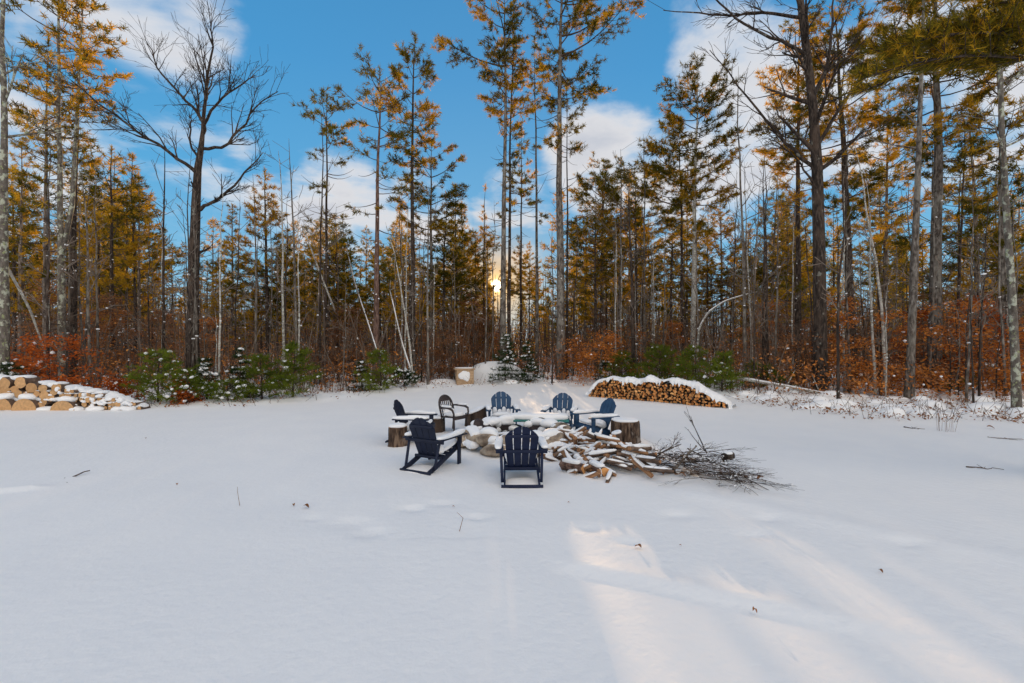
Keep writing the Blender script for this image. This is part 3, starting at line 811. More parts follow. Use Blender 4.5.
# --- repeats: deeper pines, saplings
protoP = [
    pine(15, .15, 5.0, 2.2, 101, 'bark_dark', .5, kb=11, blen=.28, bw=.05, shape='cone', stubs=10, snow=4, sides=6, dens=.9),
    pine(17, .16, 8.0, 2.4, 102, 'bark_dark', .4, kb=8, blen=.26, bw=.045, shape='mid', stubs=12, snow=4, sides=6, dens=.9),
    pine(13, .14, 3.5, 2.1, 103, 'bark_pine', .65, kb=8, blen=.26, bw=.045, shape='cone', stubs=8, snow=4, sides=6, dens=.9),
    pine(19, .17, 11.0, 2.2, 104, 'bark_dark', .35, kb=8, blen=.26, bw=.045, shape='broad', stubs=16, snow=4, sides=6, dens=.9),
    pine(14, .13, 6.0, 1.8, 105, 'bark_pine', .75, kb=8, blen=.26, bw=.045, shape='mid', stubs=12, snow=4, sides=6, dens=.9),
]
GP = 'pines standing deeper in the woods'
LP = 'dark-stemmed pine crowded among others deeper in the sunlit woods'
rng = np.random.RandomState(9)
SUNGAP = [(.85, 2.5), (3.1, 3.9)]
def sunlane(x, y, m=0.0):     # lanes of open wood through which the low sun reaches the clearing
    x0 = x + (y - 5) * math.tan(-SUN_AZ) 
    return any(a - m < x0 < b + m for a, b in SUNGAP)
pts = []
def clear(x, y, gap):
    return all((x - a) ** 2 + (y - b) ** 2 > gap ** 2 for a, b in pts)
def env(px):      # treeline height envelope of the deeper woods in the photo (pixel row of the tops)
    return np.interp(px, [0, 60, 130, 200, 240, 300, 350, 420, 480, 530, 600, 660, 700, 760, 820, 900, 1024], [160, 170, 150, 215, 235, 200, 215, 195, 205, 215, 165, 190, 205, 225, 150, 150, 170])
n = 0
for k in range(4000):
    if n >= 85: break
    y = rng.uniform(31, 62); px = rng.uniform(-60, 1090); x = X(px, y)
    if not clear(x, y, 1.9): continue
    if abs(px - 497) < 4 or sunlane(x, y, 1.0): continue
    top = env(px) + rng.uniform(-5, 60); Ht = (341 - top) / F * y + CAM_H
    if Ht < 5 or Ht > 21: continue
    pts.append((x, y))
    i = rng.randint(5); o = protoP[i] if not protoP[i].get('used') else copy_tree(protoP[i])
    protoP[i]['used'] = 1
    put(o, x, y, rng.uniform(0, 6.28)); s = Ht / (15, 17, 13, 19, 14)[i]; w = min(1.25, max(.8, s)) * rng.uniform(.85, 1.15)
    o.scale = (w, w, s); tag(o, LP, 'pine tree', GP); n += 1
for p in protoP:
    del p['used']

protoS = [bare(7.5, .04, 201 + k, ('bark_grey', 'bark_pale', 'bark_dark', 'bark_grey', 'twig_grey', 'bark_dark')[k], nl=9, zb=.3, llen=.2, lean=(rng.normal(0, .4), 0), snow=5, minr=.009, name='slender_sapling') for k in range(6)]
GS = 'slender leafless saplings along the wood edge'
used = set(); n = 0
for k in range(3000):
    if n >= 130: break
    px = rng.uniform(-20, 1045); e = float(edge(X(px, 20))); y = e + 1.6 + rng.exponential(6); x = X(px, y)
    if sunlane(x, y, .4): continue
    if y > 42: continue
    i = rng.randint(6); o = protoS[i] if i not in used else copy_tree(protoS[i]); used.add(i)
    put(o, x, y, rng.uniform(0, 6.28)); s = rng.uniform(.45, 1.5); o.scale = (max(.7, s), max(.7, s), s)
    tag(o, 'slender leafless sapling among the brush along the edge of the woods', 'sapling', GS); n += 1

protoT = [bare(H_, .07, 240 + k, b_, nl=16, zb=.22, llen=.24, snow=4, minr=.009, lv=1) for k, (H_, b_) in enumerate(((10.5, 'bark_dark'), (12.5, 'bark_grey'), (9, 'bark_dark'), (13.5, 'bark_dark')))]
used = set(); n = 0; rng = np.random.RandomState(99)
for k in range(3000):
    if n >= 62: break
    y = rng.uniform(22, 44); px = rng.uniform(-20, 1044); x = X(px, y)
    if y < edge(x) + 2.5 or sunlane(x, y, .45) or abs(px - 497) < 5: continue
    i = rng.randint(4); o = protoT[i] if i not in used else copy_tree(protoT[i]); used.add(i)
    put(o, x, y, rng.uniform(0, 6.28)); c = rng.uniform(.7, 1.1); o.scale = (c, c, c * rng.uniform(.9, 1.1))
    tag(o, 'fine-twigged leafless tree standing among the pines in the middle of the woods', 'leafless tree', 'fine-twigged leafless trees among the pines'); n += 1

# --- beeches still holding their leaves
BE = [(62, 18.3, 2.6, 'leaf_r', 1.9, 'red-leaved young beech behind the log pile at the left'),
      (30, 19.5, 2.4, 'leaf_r', 1.5, 'second red-leaved beech, nearer the left edge'),
      (118, 17.6, 1.0, 'leaf_r', .8, 'low clump of red leaves at the right end of the left log pile'),
      (185, 17.7, .8, 'leaf_r', .6, 'low red-leaved seedling between the green saplings'),
      (598, 25.5, 2.9, 'leaf_o', 1.9, 'orange-leaved beech behind the left end of the long woodpile'),
      (625, 27.5, 3.2, 'leaf_o', 1.9, 'orange-leaved beech behind the middle of the long woodpile'),
      (572, 27, 2.6, 'leaf_o', 1.6, 'orange-leaved beech just right of the tallest pine trunk'),
      (455, 27, 3.4, 'leaf_b', 1.6, 'rust-leaved beech behind the wooden crate'),
      (430, 28, 3.0, 'leaf_b', 1.7, 'rust-leaved beech left of the wooden crate'),
      (350, 26, 2.6, 'leaf_b', 1.8, 'brown-leaved beech left of the reddish trunk'),
      (310, 25, 2.4, 'leaf_b', 1.6, 'brown-leaved beech behind the fresh green saplings'),
      (848, 22, 4.6, 'leaf_o', 1.5, 'orange-leaved beech just right of the big dark leafless trunk'),
      (880, 21.5, 3.6, 'leaf_o', 1.7, 'orange-leaved beech behind the white-barked birches'),
      (955, 20.5, 3.9, 'leaf_o', 2.3, 'largest orange-leaved beech, right of the thick-trunked pine'),
      (992, 21.5, 4.2, 'leaf_r', 2.0, 'orange-red beech near the right edge'),
      (925, 24, 4.0, 'leaf_r', 2.0, 'red-leaved beech behind the thick-trunked pine'),
      (1030, 19, 3.4, 'leaf_o', 1.8, 'orange-leaved beech cut off by the right edge'),
      (790, 23, 2.6, 'leaf_b', 1.5, 'brown-leaved beech left of the big dark leafless trunk'),
      (668, 29, 2.6, 'leaf_b', 1.8, 'brown-leaved beech below the broad layered pine')]
for k, (px, d, H, lf, rd, lab) in enumerate(BE):
    d = d - (.8 if px < 400 else 1.2 if px < 780 else 2.2); o = beech(H, 300 + k, lf, rd, 1.3 if H < 4 else 2.0); put(o, X(px, d), d); tag(o, lab, 'beech sapling')

protoQ = [beech(H_, 340 + k, lf_, rd_, 1.7) for k, (H_, lf_, rd_) in enumerate(((4.6, 'leaf_b', 2.0), (5.2, 'leaf_b', 2.1), (4.2, 'leaf_o', 1.9), (5.6, 'leaf_b', 1.8)))]
used = set(); n = 0; rng = np.random.RandomState(88); qp = [(-1.9, 33.5), (-2.6, 32), (-2.9, 34), (-2.3, 36.5)]  # qp: hand-set beeches added to keep sun off the snow left of the lanes
for k in range(3000):
    if n >= 78: break
    if n < len(qp): x, y = qp[n]
    else:
        y = rng.uniform(23, 43); px = rng.uniform(-30, 1054); x = X(px, y)
        if y < edge(x) + 3.5 or sunlane(x, y, .9): continue
    i = rng.randint(4); o = protoQ[i] if i not in used else copy_tree(protoQ[i]); used.add(i)
    put(o, x, y, rng.uniform(0, 6.28)); c = rng.uniform(.75, 1.1); o.scale = (c, c, c * rng.uniform(.85, 1.1) if n >= len(qp) else c * .9)
    tag(o, 'rust-leaved young beech in the brush between the deeper trunks', 'beech sapling', 'rust-leaved beeches deeper in the woods'); n += 1

# --- green saplings and snow-laden little conifers
SH = [(158, 17.2, 1.9, 1.4, 'needle_f', 22, False, 'bushy fresh green pine sapling right of the left log pile'),
      (186, 16.8, 1.2, 1.0, 'needle_f', 40, False, 'lower snow-flecked green sapling in front of the bushy one'),
      (228, 17.4, .8, .9, 'needle_f', 30, False, 'low green sapling beside the two snow-laden little spruces'),
      (262, 17.9, 1.7, 1.05, 'needle_f', 14, False, 'fresh green pine sapling left of the tallest fresh one'),
      (293, 18.0, 2.1, 1.05, 'needle_f', 10, False, 'tallest fresh green pine sapling on the left side of the wood edge'),
      (381, 20.6, 1.8, 1.05, 'needle_f', 16, False, 'fresh green pine sapling behind the plastic chair'),
      (404, 21.8, .8, .9, 'needle_d', 60, False, 'low snow-flecked sapling left of the wooden crate'),
      (722, 19.2, 1.6, 1.2, 'needle_f', 12, False, 'green pine sapling past the right end of the long woodpile'),
      (696, 21, 1.9, 1.3, 'needle_f', 12, False, 'green pine sapling behind the long woodpile'),
      (660, 22.5, 2.1, 1.3, 'needle_f', 10, False, 'yellowish green sapling behind the middle of the long woodpile'),
      (622, 23.5, 1.7, 1.1, 'needle_f', 10, False, 'green sapling behind the left end of the long woodpile'),
      (764, 20.3, 1.4, 1.2, 'needle_f', 10, False, 'green sapling beside the slender tall leafless trunk'),
      (958, 20, .7, 1.0, 'needle_f', 10, False, 'low green sapling under the largest orange beech'),
      (505, 24.8, 2.6, 1.15, 'needle_d', 130, True, 'dark little spruce laden with snow in front of the trunk beside the sun'),
      (528, 25.6, 2.2, .9, 'needle_d', 60, True, 'second dark snowy spruce, right of the one in front of the sun'),
      (240, 18.6, 2.0, .7, 'needle_d', 90, True, 'slim spruce white with snow, right of the low green sapling'),
      (207, 18.0, 1.8, .75, 'needle_d', 100, True, 'slim spruce white with snow, left of the low green sapling'),
      (362, 21.4, 1.4, .7, 'needle_d', 60, True, 'snow-speckled little spruce left of the sapling behind the plastic chair'),
      (12, 17.3, 1.6, .8, 'needle_d', 60, True, 'dark little spruce behind the log pile at the left edge'),
      (605, 25, 1.4, .8, 'needle_d', 70, True, 'snowy little spruce at the left end of the long woodpile'),
      (940, 21.5, 1.9, 1.0, 'needle_d', 20, True, 'dark green little spruce among the orange beeches')]
for k, (px, d, H, rd, nd, sn, cone, lab) in enumerate(SH):
    o = shrub_pine(H, rd, 400 + k, nd, sn, cone, 'spruce_sapling' if cone else 'pine_sapling'); put(o, X(px, d), d); tag(o, lab, 'sapling')

# --- masses nobody could count: brush, litter, the far wood
rng = np.random.RandomState(21)
mb = MB()
for k in range(3300):
    px = rng.uniform(-40, 1064); dd = rng.exponential(7.5); y = float(edge(X(px, 20))) + 2.4 + 3.0 * min(1, max(0, (px - 770) / 60)) + min(dd, 34); x = X(px, y)
    h = rng.uniform(.5, 1.8) + (rng.rand() < .4) * rng.uniform(.6, 3.2)
    if sunlane(x, y, .15): h = min(h, 1.6 + max(0, y - 28) * .13)
    z0 = G(x, y) - .05; l = rng.normal(0, .22, 2) * h
    p = np.array([[x, y, z0], [x + l[0] * .4 + rng.normal(0, .06), y + l[1] * .4, z0 + h * .5], [x + l[0], y + l[1], z0 + h]])
    r = .006 + .0005 * y * rng.uniform(.5, 1.4)
    mi = int(rng.rand() < .3); mb.stick(p[0], p[1], r, r * .75, mi); mb.stick(p[1], p[2], r * .75, r * .4, mi)
    for j in range(rng.randint(1, 5)):
        q = rng.uniform(.3, .95); b = p[0] + (p[2] - p[0]) * q; e = b + np.array([rng.normal(0, .4), rng.normal(0, .4), rng.uniform(0, .5)]) * h * .45
        mb.stick(b, e, r * .55, r * .3, mi)
o = mb.build('underbrush', [M['twig'], M['twig_grey']]); tag(o, 'tangle of bare brown twigs filling the edge of the woods', 'brush', kind='stuff')
P = []
for k in range(13000):
    px = rng.uniform(-40, 1064); dd = rng.exponential(9); y = float(edge(X(px, 20))) + 2.6 + min(dd, 30); x = X(px, y)
    hh = abs(rng.normal(0, .75)) + .1 + .09 * min(dd, 30) * rng.rand()
    if sunlane(x, y, .15) and hh > 1.7 + max(0, y - 28) * .13: continue
    P.append((x, y, G(x, y) + hh))
mb = MB(); P = np.array(P); s = rng.rand(len(P)) < .35
mb.quads(flat_leaves(P[~s], 3, .15, rng, .22, .6), 0); mb.quads(flat_leaves(P[s], 3, .15, rng, .22, .6), 1)
o = mb.build('dead_foliage', [M['leaf_b'], M['leaf_o']]); tag(o, 'rust-brown dead leaves held on the brush of the woods', 'dead leaves', kind='stuff')
mb = MB()
P = [];
for k in range(420):
    px = rng.uniform(-20, 1044); y = float(edge(X(px, 20))) + rng.uniform(.6, 12); x = X(px, y)
    P.append((x, y, G(x, y) + abs(rng.normal(0, .55)) + .1))
snow_on(mb, P, .034, rng); o = mb.build('snow_flecks', M['snow_lump']); tag(o, 'specks of snow caught on the brush of the woods', 'snow', kind='stuff')
# leaf litter and dry stalks on the hummocky snow at the right and along the edge
P = []; st = MB()
for k in range(1500):
    if rng.rand() < .55: px = rng.uniform(740, 1040)
    else: px = rng.uniform(150, 740)
    y = float(edge(X(px, 17))) + rng.uniform(-.9, 3.0) - (.6 if px > 740 else 0); x = X(px, y); z = G(x, y)
    if rng.rand() < .3:
        for j in range(rng.randint(3, 9)): P.append((x + rng.normal(0, .13), y + rng.normal(0, .13), z + .02 + rng.uniform(0, .14)))
    if rng.rand() < .3:
        h = rng.uniform(.1, .5); st.stick((x, y, z - .03), (x + rng.normal(0, .22), y + rng.normal(0, .1), z + h), .008, .004)
st.quads(flat_leaves(np.array(P), 1, .11, rng, .02, .5), 1)
o = st.build('leaf_litter', [M['twig'], M['leaf_b']]); tag(o, 'brown dead leaves and dry stalks poking through the snow at the wood edge', 'leaf litter', kind='stuff')
# snow hummocks with brush under them at the right-hand edge of the woods
mb = MB()
for k in range(170):
    px = rng.uniform(745, 1060) if rng.rand() < .7 else rng.uniform(500, 745); y = float(edge(X(px, 17))) + rng.uniform(-.3, 4.5); x = X(px, y); s = rng.uniform(.12, .4)
    mb.lump((x, y, G(x, y) - .03), (s * 1.4, s, s * rng.uniform(.4, .8)), rng, 2, .2, 0, True)
o = mb.build('snow_hummock', M['snow_lump'], None, True); o['kind'] = 'structure'
# far wood
mb = MB()
for k in range(230):
    y = rng.uniform(62, 120); px = rng.uniform(-60, 1084); x = X(px, y)
    if abs(px - 497) < 1.2 or sunlane(x, y, .9): continue
    top = env(px) + rng.uniform(70, 150); H = (341 - top) / F * y + CAM_H
    if H < 3: continue
    z0 = G(x, y); mb.tube([[x, y, z0 - .1], [x + rng.normal(0, .3), y, z0 + H]], [.22, .05], 5, 0, False)
    C = []; z = H * rng.uniform(.15, .5)
    while z < H:
        rr = (1 - z / H) * 2.6 + .4
        for j in range(7):
            a = rng.uniform(0, 6.28); q = rng.uniform(.2, 1) * rr; C.append((x + math.cos(a) * q, y + math.sin(a) * q, z0 + z + rng.normal(0, .2) + .2 * q))
        z += .55
    C = np.array(C); D = unit(rng.normal(size=C.shape) + [0, 0, .3]); s = rng.rand() < .5
    mb.quads(blades(C, D, 6, .7, .14, rng), 1 + int(s))
for k in range(7500):
    y = rng.uniform(44, 110); px = rng.uniform(-60, 1084); x = X(px, y); h = rng.uniform(3, 10)
    if sunlane(x, y, .3): h = min(h, 1.5 + (y - 45) * .1)
    mb.stick((x, y, 0), (x + rng.normal(0, .4), y, h), .05, .02)
    if rng.rand() < .6:
        c = np.array([[x, y, rng.uniform(.3, h)] for j in range(6)]) + rng.normal(0, .7, (6, 3)); c[:, 2] = np.abs(c[:, 2])
        mb.quads(flat_leaves(c, 3, .35, rng, .4, .6), 3 if rng.rand() < .6 else 2)  # gold leaves put warm backlight into the colour of the far twigs
o = mb.build('distant_woods', [M['twig'], M['needle_g'], M['needle_y'], M['leaf_b']]); tag(o, 'far mass of pines and brush closing the view behind the nearer trees', 'woods', kind='stuff')

# ================================================================== FURNITURE
def snowpad(mb, c, s, rng, rot=None, p=.55, amp=.06, m=0):
    vs, fs = ICO[3]
    v = np.sign(vs) * np.abs(vs) ** p
    k = rng.uniform(-1, 1, (4, 3)) * 3; ph = rng.uniform(0, 6.28, 4)
    v = v * (1 + amp * 2 * sum(np.sin(vs @ k[i] + ph[i]) for i in range(4)) / 4)[:, None]
    v = v * (np.asarray(s) / 2)
    if rot is not None:
        v = v @ np.array(Euler(rot).to_matrix()).T
    mb.add(v + np.asarray(c), fs, m)


def prism(mb, outline, y0, y1, mats=(0, 1), M4=None):
    """outline in (x, z); extruded along y"""
    n = len(outline); o = np.array(outline)
    a = np.stack([o[:, 0], np.full(n, y0), o[:, 1]], 1); b = np.stack([o[:, 0], np.full(n, y1), o[:, 1]], 1)
    v = np.concatenate([a, b])
    if M4 is not None:
        v = np.array([list(M4 @ Vector(q)) for q in v])
    mb.add(v, [(i, (i + 1) % n, n + (i + 1) % n, n + i)[::-1] for i in range(n)], mats[0])
    mb.add(a if M4 is None else v[:n], [tuple(range(n))], mats[1]); mb.add(b if M4 is None else v[n:], [tuple(range(n))[::-1]], mats[1])


def adirondack(x, y, fwd, mat, label, seed, snow_back=False, arm_snow=1.0):
    rng = np.random.RandomState(seed)
    root = empty('adirondack_chair', (x, y, G(x, y) - .03), math.atan2(-fwd[0], fwd[1]))
    tag(root, label, 'chair', 'blue slatted chairs round the fire pit')
    m = M[mat]
    fr = MB()
    for s in (-1, 1):
        fr.bar((s * .275, .40, .34), (s * .275, -.52, .035), .028, .095)
        fr.bar((s * .335, -.27, .545), (s * .312, -.40, .07), .045, .03)
    fr.bar((-.33, -.53, .045), (.33, -.53, .045), .035, .05)
    fr.bar((-.29, -.165, .225), (.29, -.165, .225), .03, .05)
    fr.bar((-.42, -.275, .535), (.42, -.275, .535), .035, .055)
    fr.bar((-.25, -.375, .80), (.25, -.375, .80), .025, .05)
    fr.bar((-.31, .43, .335), (.31, .43, .335), .022, .11)
    fr.build('frame', m, root)
    for s in (-1, 1):
        lg = MB(); lg.box((s * .335, .34, .28), (.028, .10, .56), None, 0, .004); lg.box((s * .362, .34, .47), (.026, .08, .15), None, 0, .004); lg.build('leg', m, root)
        ar = MB(); ar.bar((s * .375, .47, .572), (s * .355, -.36, .572), .135, .024, bev=.006)
        a = ar.build('armrest', m, root)
        sb = MB(); q = arm_snow
        snowpad(sb, (s * .37, .05, .585 + .03 * q), (.13, .80, .075 * q), rng, (0, 0, s * .02), .6)
        snowpad(sb, (s * .37, rng.uniform(0, .3), .60 + .04 * q), (.11, .36, .07 * q), rng, None, .8)
        sb.build('snow', M['snow_lump'], a, True)
    st = MB()
    for k in range(5):
        t = k / 4; st.box((0, .385 - t * .46, .395 - t * .155), (.56, .092, .02), (R(18.5), 0, 0), 0, .004)
    st.build('seat', m, root)
    bk = MB(); base = np.array([0, -.125, .22]); ax = unit(np.array([0, -.30, .76])); nn = np.array([0, ax[2], -ax[1]])
    for k in range(4):
        ub = (k - 1.5) * .112; ut = (k - 1.5) * .139
        out = [(ub - .052, -.02), (ub + .052, -.02)]
        for q in (1, .6, .2, -.2, -.6, -1):
            u = ut + q * .0645; out.append((u, .80 - .19 * (u / .275) ** 2 - (.012 if abs(q) == 1 else 0)))
        out.insert(2, (ut + .063, .56)); out.append((ut - .063, .56))
        Mx = Matrix(((1, 0, 0, base[0]), (0, nn[1], ax[1], base[1]), (0, nn[2], ax[2], base[2]), (0, 0, 0, 1)))
        prism(bk, out, -.011, .011, (0, 0), Mx)
    bk.build('backrest', m, root)
    sb = MB(); snowpad(sb, (0, .16, .395), (.56, .52, .10), rng, (R(16), 0, 0), .6)
    snowpad(sb, (0, -.06, .36), (.50, .20, .2), rng, (R(-15), 0, 0), .7)
    snowpad(sb, (0, -.34, .03), (.60, .46, .07), rng, (R(4), 0, 0), .7, .12)
    if snow_back:
        for k in range(4):
            snowpad(sb, (-.18 + .12 * k, -.165 - .02 * (k % 2), .43 + .05 * (k % 2)), (rng.uniform(.07, .12), .05, .22), rng, (R(-22), 0, 0), .8)
    sb.build('snow', M['snow_lump'], root, True)
    for s in (-1, 1):
        pass
    return root


adirondack(.15, 7.67, (-.02, 1), 'navy', 'navy slatted chair nearest the viewer, seen squarely from behind', 1)
adirondack(-1.44, 8.35, (.45, .89), 'navy_dark', 'dark navy slatted chair seen from behind and leaning left, with snow along its arms', 2)
adirondack(-2.28, 10.5, (1, -.08), 'navy_dark', 'almost black slatted chair in profile facing right, in front of the low bark stump', 3)
adirondack(-.26, 11.96, (.1, -1), 'blue', 'blue slatted chair facing the viewer across the pit, left of the other facing one', 4, True)
adirondack(1.28, 12.0, (-.28, -1), 'blue', 'blue slatted chair facing the viewer, turned slightly left, on the far right of the pit', 5, True)
adirondack(2.05, 11.0, (-.95, -.45), 'blue', 'blue slatted chair turned left toward the pit, right beside the thick stump', 6, False)


def resin_chair(x, y, fwd):
    root = empty('plastic_chair', (x, y, G(x, y) - .03), math.atan2(-fwd[0], fwd[1]))
    tag(root, 'brown plastic garden chair with a rounded slotted back and looped arms', 'chair')
    rng = np.random.RandomState(8); m = M['resin']
    for s in (-1, 1):
        for (yy, lean) in ((.22, .03), (-.2, -.06)):
            lg = MB(); lg.tube([(s * .23, yy, .42), (s * .25, yy + lean, .2), (s * .265, yy + lean * 1.6, 0)], [.028, .025, .02], 6); lg.build('leg', m, root, True)
    st = MB(); st.box((0, .02, .42), (.47, .46, .03), (R(3), 0, 0), 0, .012); st.box((0, .245, .395), (.47, .02, .06), None, 0, .008); st.build('seat', m, root)
    bk = MB(); arc = []
    for t in np.linspace(0, math.pi, 15):
        u = -.235 * math.cos(t); h = .62 + .30 * math.sin(t) ** .8; arc.append((u, -.2 - (h - .42) * .3, h))
    arc = [(-.225, -.2, .42)] + arc + [(.225, -.2, .42)]
    bk.tube(arc, .024, 6)
    bk.bar((-.22, -.258, .62), (.22, -.258, .62), .02, .05)
    top = [p for p in arc if p[2] > .78]
    bk.add([p for p in top] + [(p[0], p[1] + .03, .78) for p in top], [(i, i + 1, len(top) + i + 1, len(top) + i) for i in range(len(top) - 1)])
    for k in range(6):
        u = -.165 + .066 * k; h = .62 + .27 * math.sqrt(max(0, 1 - (u / .235) ** 2)); bk.bar((u, -.2, .43), (u, -.2 - (h - .42) * .3, h), .034, .014, (0, 1, 0))
    bk.build('backrest', m, root)
    for s in (-1, 1):
        ar = MB(); ar.tube([(s * .24, -.25, .66), (s * .27, -.1, .665), (s * .285, .12, .655), (s * .28, .22, .62), (s * .262, .25, .53), (s * .245, .24, .41)], [.022, .028, .03, .028, .024, .024], 6)
        a = ar.build('armrest', m, root, True); sb = MB(); snowpad(sb, (s * .28, .02, .70), (.075, .34, .05), rng); sb.build('snow', M['snow_lump'], a, True)
    sb = MB(); snowpad(sb, (0, .02, .48), (.44, .43, .11), rng, None, .6); snowpad(sb, (0, -.18, .52), (.38, .1, .14), rng); sb.build('snow', M['snow_lump'], root, True)


resin_chair(-1.47, 11.5, (.8, -.6))

# ------------------------------------------------------------------ stumps
def stump(x, y, r, h, mat, label, seed, slant=0.0, name='tree_stump', snow=.07):
    rng = np.random.RandomState(seed); root = empty(name, (x, y, G(x, y) - .03)); tag(root, label, 'stump')
    n = 22; a = np.arange(n) * 2 * math.pi / n
    k = 1 + .05 * np.sin(3 * a + seed) + .04 * np.sin(7 * a + 1) + .03 * rng.normal(size=n)
    mb = MB(); V = []
    for (z, f) in ((0, 1.1), (.15, 1.03), (.5, 1.0), (.85, .99), (1, .97)):
        rr = r * k * f * (1 + .02 * rng.normal(size=n)); V.append(np.stack([rr * np.cos(a), rr * np.sin(a), z * h + (z == 1) * slant * np.cos(a) * r], 1))
    V = np.concatenate(V)
    mb.add(V, [(i * n + j, i * n + (j + 1) % n, (i + 1) * n + (j + 1) % n, (i + 1) * n + j) for i in range(4) for j in range(n)], 0)
    mb.add(V[-n:], [tuple(range(n))], 1); mb.build('trunk', [M[mat], M['split']], root)
    sb = MB(); snowpad(sb, (0, 0, h + snow * .35), (r * 1.9, r * 1.9, snow * 1.4), rng, (0, -math.atan(slant) if slant else 0, 0), .85); sb.build('snow', M['snow_lump'], root, True)


stump(2.62, 10.55, .31, .52, 'stump_bark', 'thick bark-covered stump capped with snow, right of the turned blue chair', 1)
stump(-2.5, 9.95, .2, .44, 'stump_bark', 'low rough-barked stump left of the dark chairs', 2)
stump(-.98, 12.35, .28, .42, 'bark_dark', 'dark stump with a slanting snowy top, between the plastic chair and the fire pit', 3, .45)
stump(-1.95, 11.6, .24, .36, 'bark_dark', 'low dark stump half hidden behind the plastic chair seat', 4)
stump(2.28, 9.95, .12, .34, 'log_bark', 'small cut log standing on end between the firewood heap and the thick stump', 5, .3, 'cut_log', .05)

# ------------------------------------------------------------------ fire pit
rng = np.random.RandomState(31); GS2 = 'snow-capped stones ringing the fire pit'
PC = (.13, 10.1)
k = 0
for ring, (rr, z0, n) in enumerate(((1.06, .03, 15), (1.0, .19, 13))):
    for i in range(n):
        a = 2 * math.pi * (i + .5 * ring) / n + rng.uniform(-.08, .08)
        x = PC[0] + math.cos(a) * rr * 1.06 + rng.normal(0, .05); y = PC[1] + math.sin(a) * rr * .93 + rng.normal(0, .04); s = rng.uniform(.75, 1.2)
        if ring and rng.rand() < .2: continue
        root = empty('fire_pit_stone', (x, y, G(x, y) + z0), a)
        dark = math.sin(a) > .3
        lab = ('tan snow-capped stone in the ' + ('upper' if ring else 'lower') + ' row on the near rim of the fire pit') if not dark else ('dark snow-capped stone in the ' + ('upper' if ring else 'lower') + ' row on the far rim of the fire pit')
        tag(root, lab, 'stone', lab.replace('snow-capped stone', 'stones'))
        mb = MB(); mb.lump((0, 0, .1), (.17 * s, .25 * s, .15 * s), rng, 3, .38); mb.build('rock', M['stone_dark' if dark else 'stone'], root)
        sb = MB(); sb.lump((rng.normal(0, .03), rng.normal(0, .05), .17 * s if ring else .15 * s), (.16 * s * rng.uniform(.8, 1.15), .25 * s * rng.uniform(.8, 1.15), .11), rng, 3, .28)
        sb.lump((rng.normal(0, .06), .2 * s, .13), (.12, .13, .09), rng, 2, .28); sb.build('snow', M['snow_lump'], root, True)
        k += 1
mb = MB(); mb.lump((PC[0], PC[1], .02), (.9, .82, .12), rng, 3, .15, 0, True); o = mb.build('ash_bed', M['char']); tag(o, 'dark charred ash bed inside the stone fire pit', 'ash', kind='stuff')
for (x, y, L, az, lab) in ((-.1, 10.2, .8, .4, 'charred log lying in the fire pit under the snowy rim'), (.25, 10.3, .7, 1.9, 'second charred log, lying crosswise in the fire pit')):
    root = empty('charred_log', (x, y, .17), az); tag(root, lab, 'log'); mb = MB(); mb.tube([(-L / 2, 0, 0), (0, .02, .03), (L / 2, 0, .02)], [.07, .075, .06], 8, 0, True, rng, .2); mb.build('wood', M['char'], root)
    sb = MB(); snowpad(sb, (0, 0, .08), (L * .7, .1, .05), rng); sb.build('snow', M['snow_lump'], root, True)
root = empty('teal_board', (.62, 11.05, .40), R(-4)); tag(root, 'teal-edged board under thick snow lying across the far stones of the fire pit', 'board')
mb = MB(); mb.box((0, 0, 0), (1.5, .42, .045), None, 0, .01); mb.build('board', M['teal'], root)
sb = MB(); snowpad(sb, (0, 0, .085), (1.46, .42, .15), rng, None, .5, .05); sb.build('snow', M['snow_lump'], root, True)

# ------------------------------------------------------------------ firewood
def log_mesh(kind, r, L, seed, end='end_orange'):
    rng = np.random.RandomState(seed)
    if kind == 'round':
        a = np.arange(12) * 2 * math.pi / 12; rad = r * (1 + .06 * rng.normal(size=12)); out = [(rad[i] * math.cos(a[i]), rad[i] * math.sin(a[i])) for i in range(12)]
    elif kind == 'half':
        a = np.linspace(0, math.pi, 9); out = [(1.15 * r * math.cos(t), 1.25 * r * math.sin(t) - .5 * r) for t in a]
    else:
        a = np.linspace(R(45), R(135), 5); out = [(0, -.95 * r)] + [(1.45 * r * math.cos(t) * (1 + .05 * rng.normal()), -.95 * r + 1.8 * r * math.sin(t)) for t in a]
    mb = MB(); prism(mb, out, -L / 2, L / 2, (0, 1))
    m2 = ['log_bark', end]
    return mb, [M[k] for k in m2]


# long woodpile
A = np.array([3.37, 19.25]); B = np.array([7.62, 15.95]); LEN = np.linalg.norm(B - A); E1 = (B - A) / LEN; NRM = np.array([-E1[1], E1[0]]); NRM = -NRM if NRM[1] > 0 else NRM
RZ = math.atan2(-NRM[0], NRM[1])
def pile_h(s):
    return np.interp(s, [0, .12, .4, .9, 1.6, 2.05, 2.5, 2.9, 3.3, 3.8, 4.3, 4.75, 5.1, LEN], [.22, .36, .62, .80, .80, .68, .84, .78, .86, .80, .66, .48, .30, .16])
rng = np.random.RandomState(41)
protoL = []
for k, kd in enumerate(('round', 'half', 'wedge', 'round', 'wedge', 'half', 'wedge', 'round')):
    mb, ms = log_mesh(kd, .056, .42, 60 + k); protoL.append(mb.build('firewood_log', ms))
GL = 'split logs stacked in the long woodpile'; LL = 'split log with its orange-brown end showing in the long snow-capped woodpile'
used = set(); n = 0; row = 0; dia = .115; z = .055
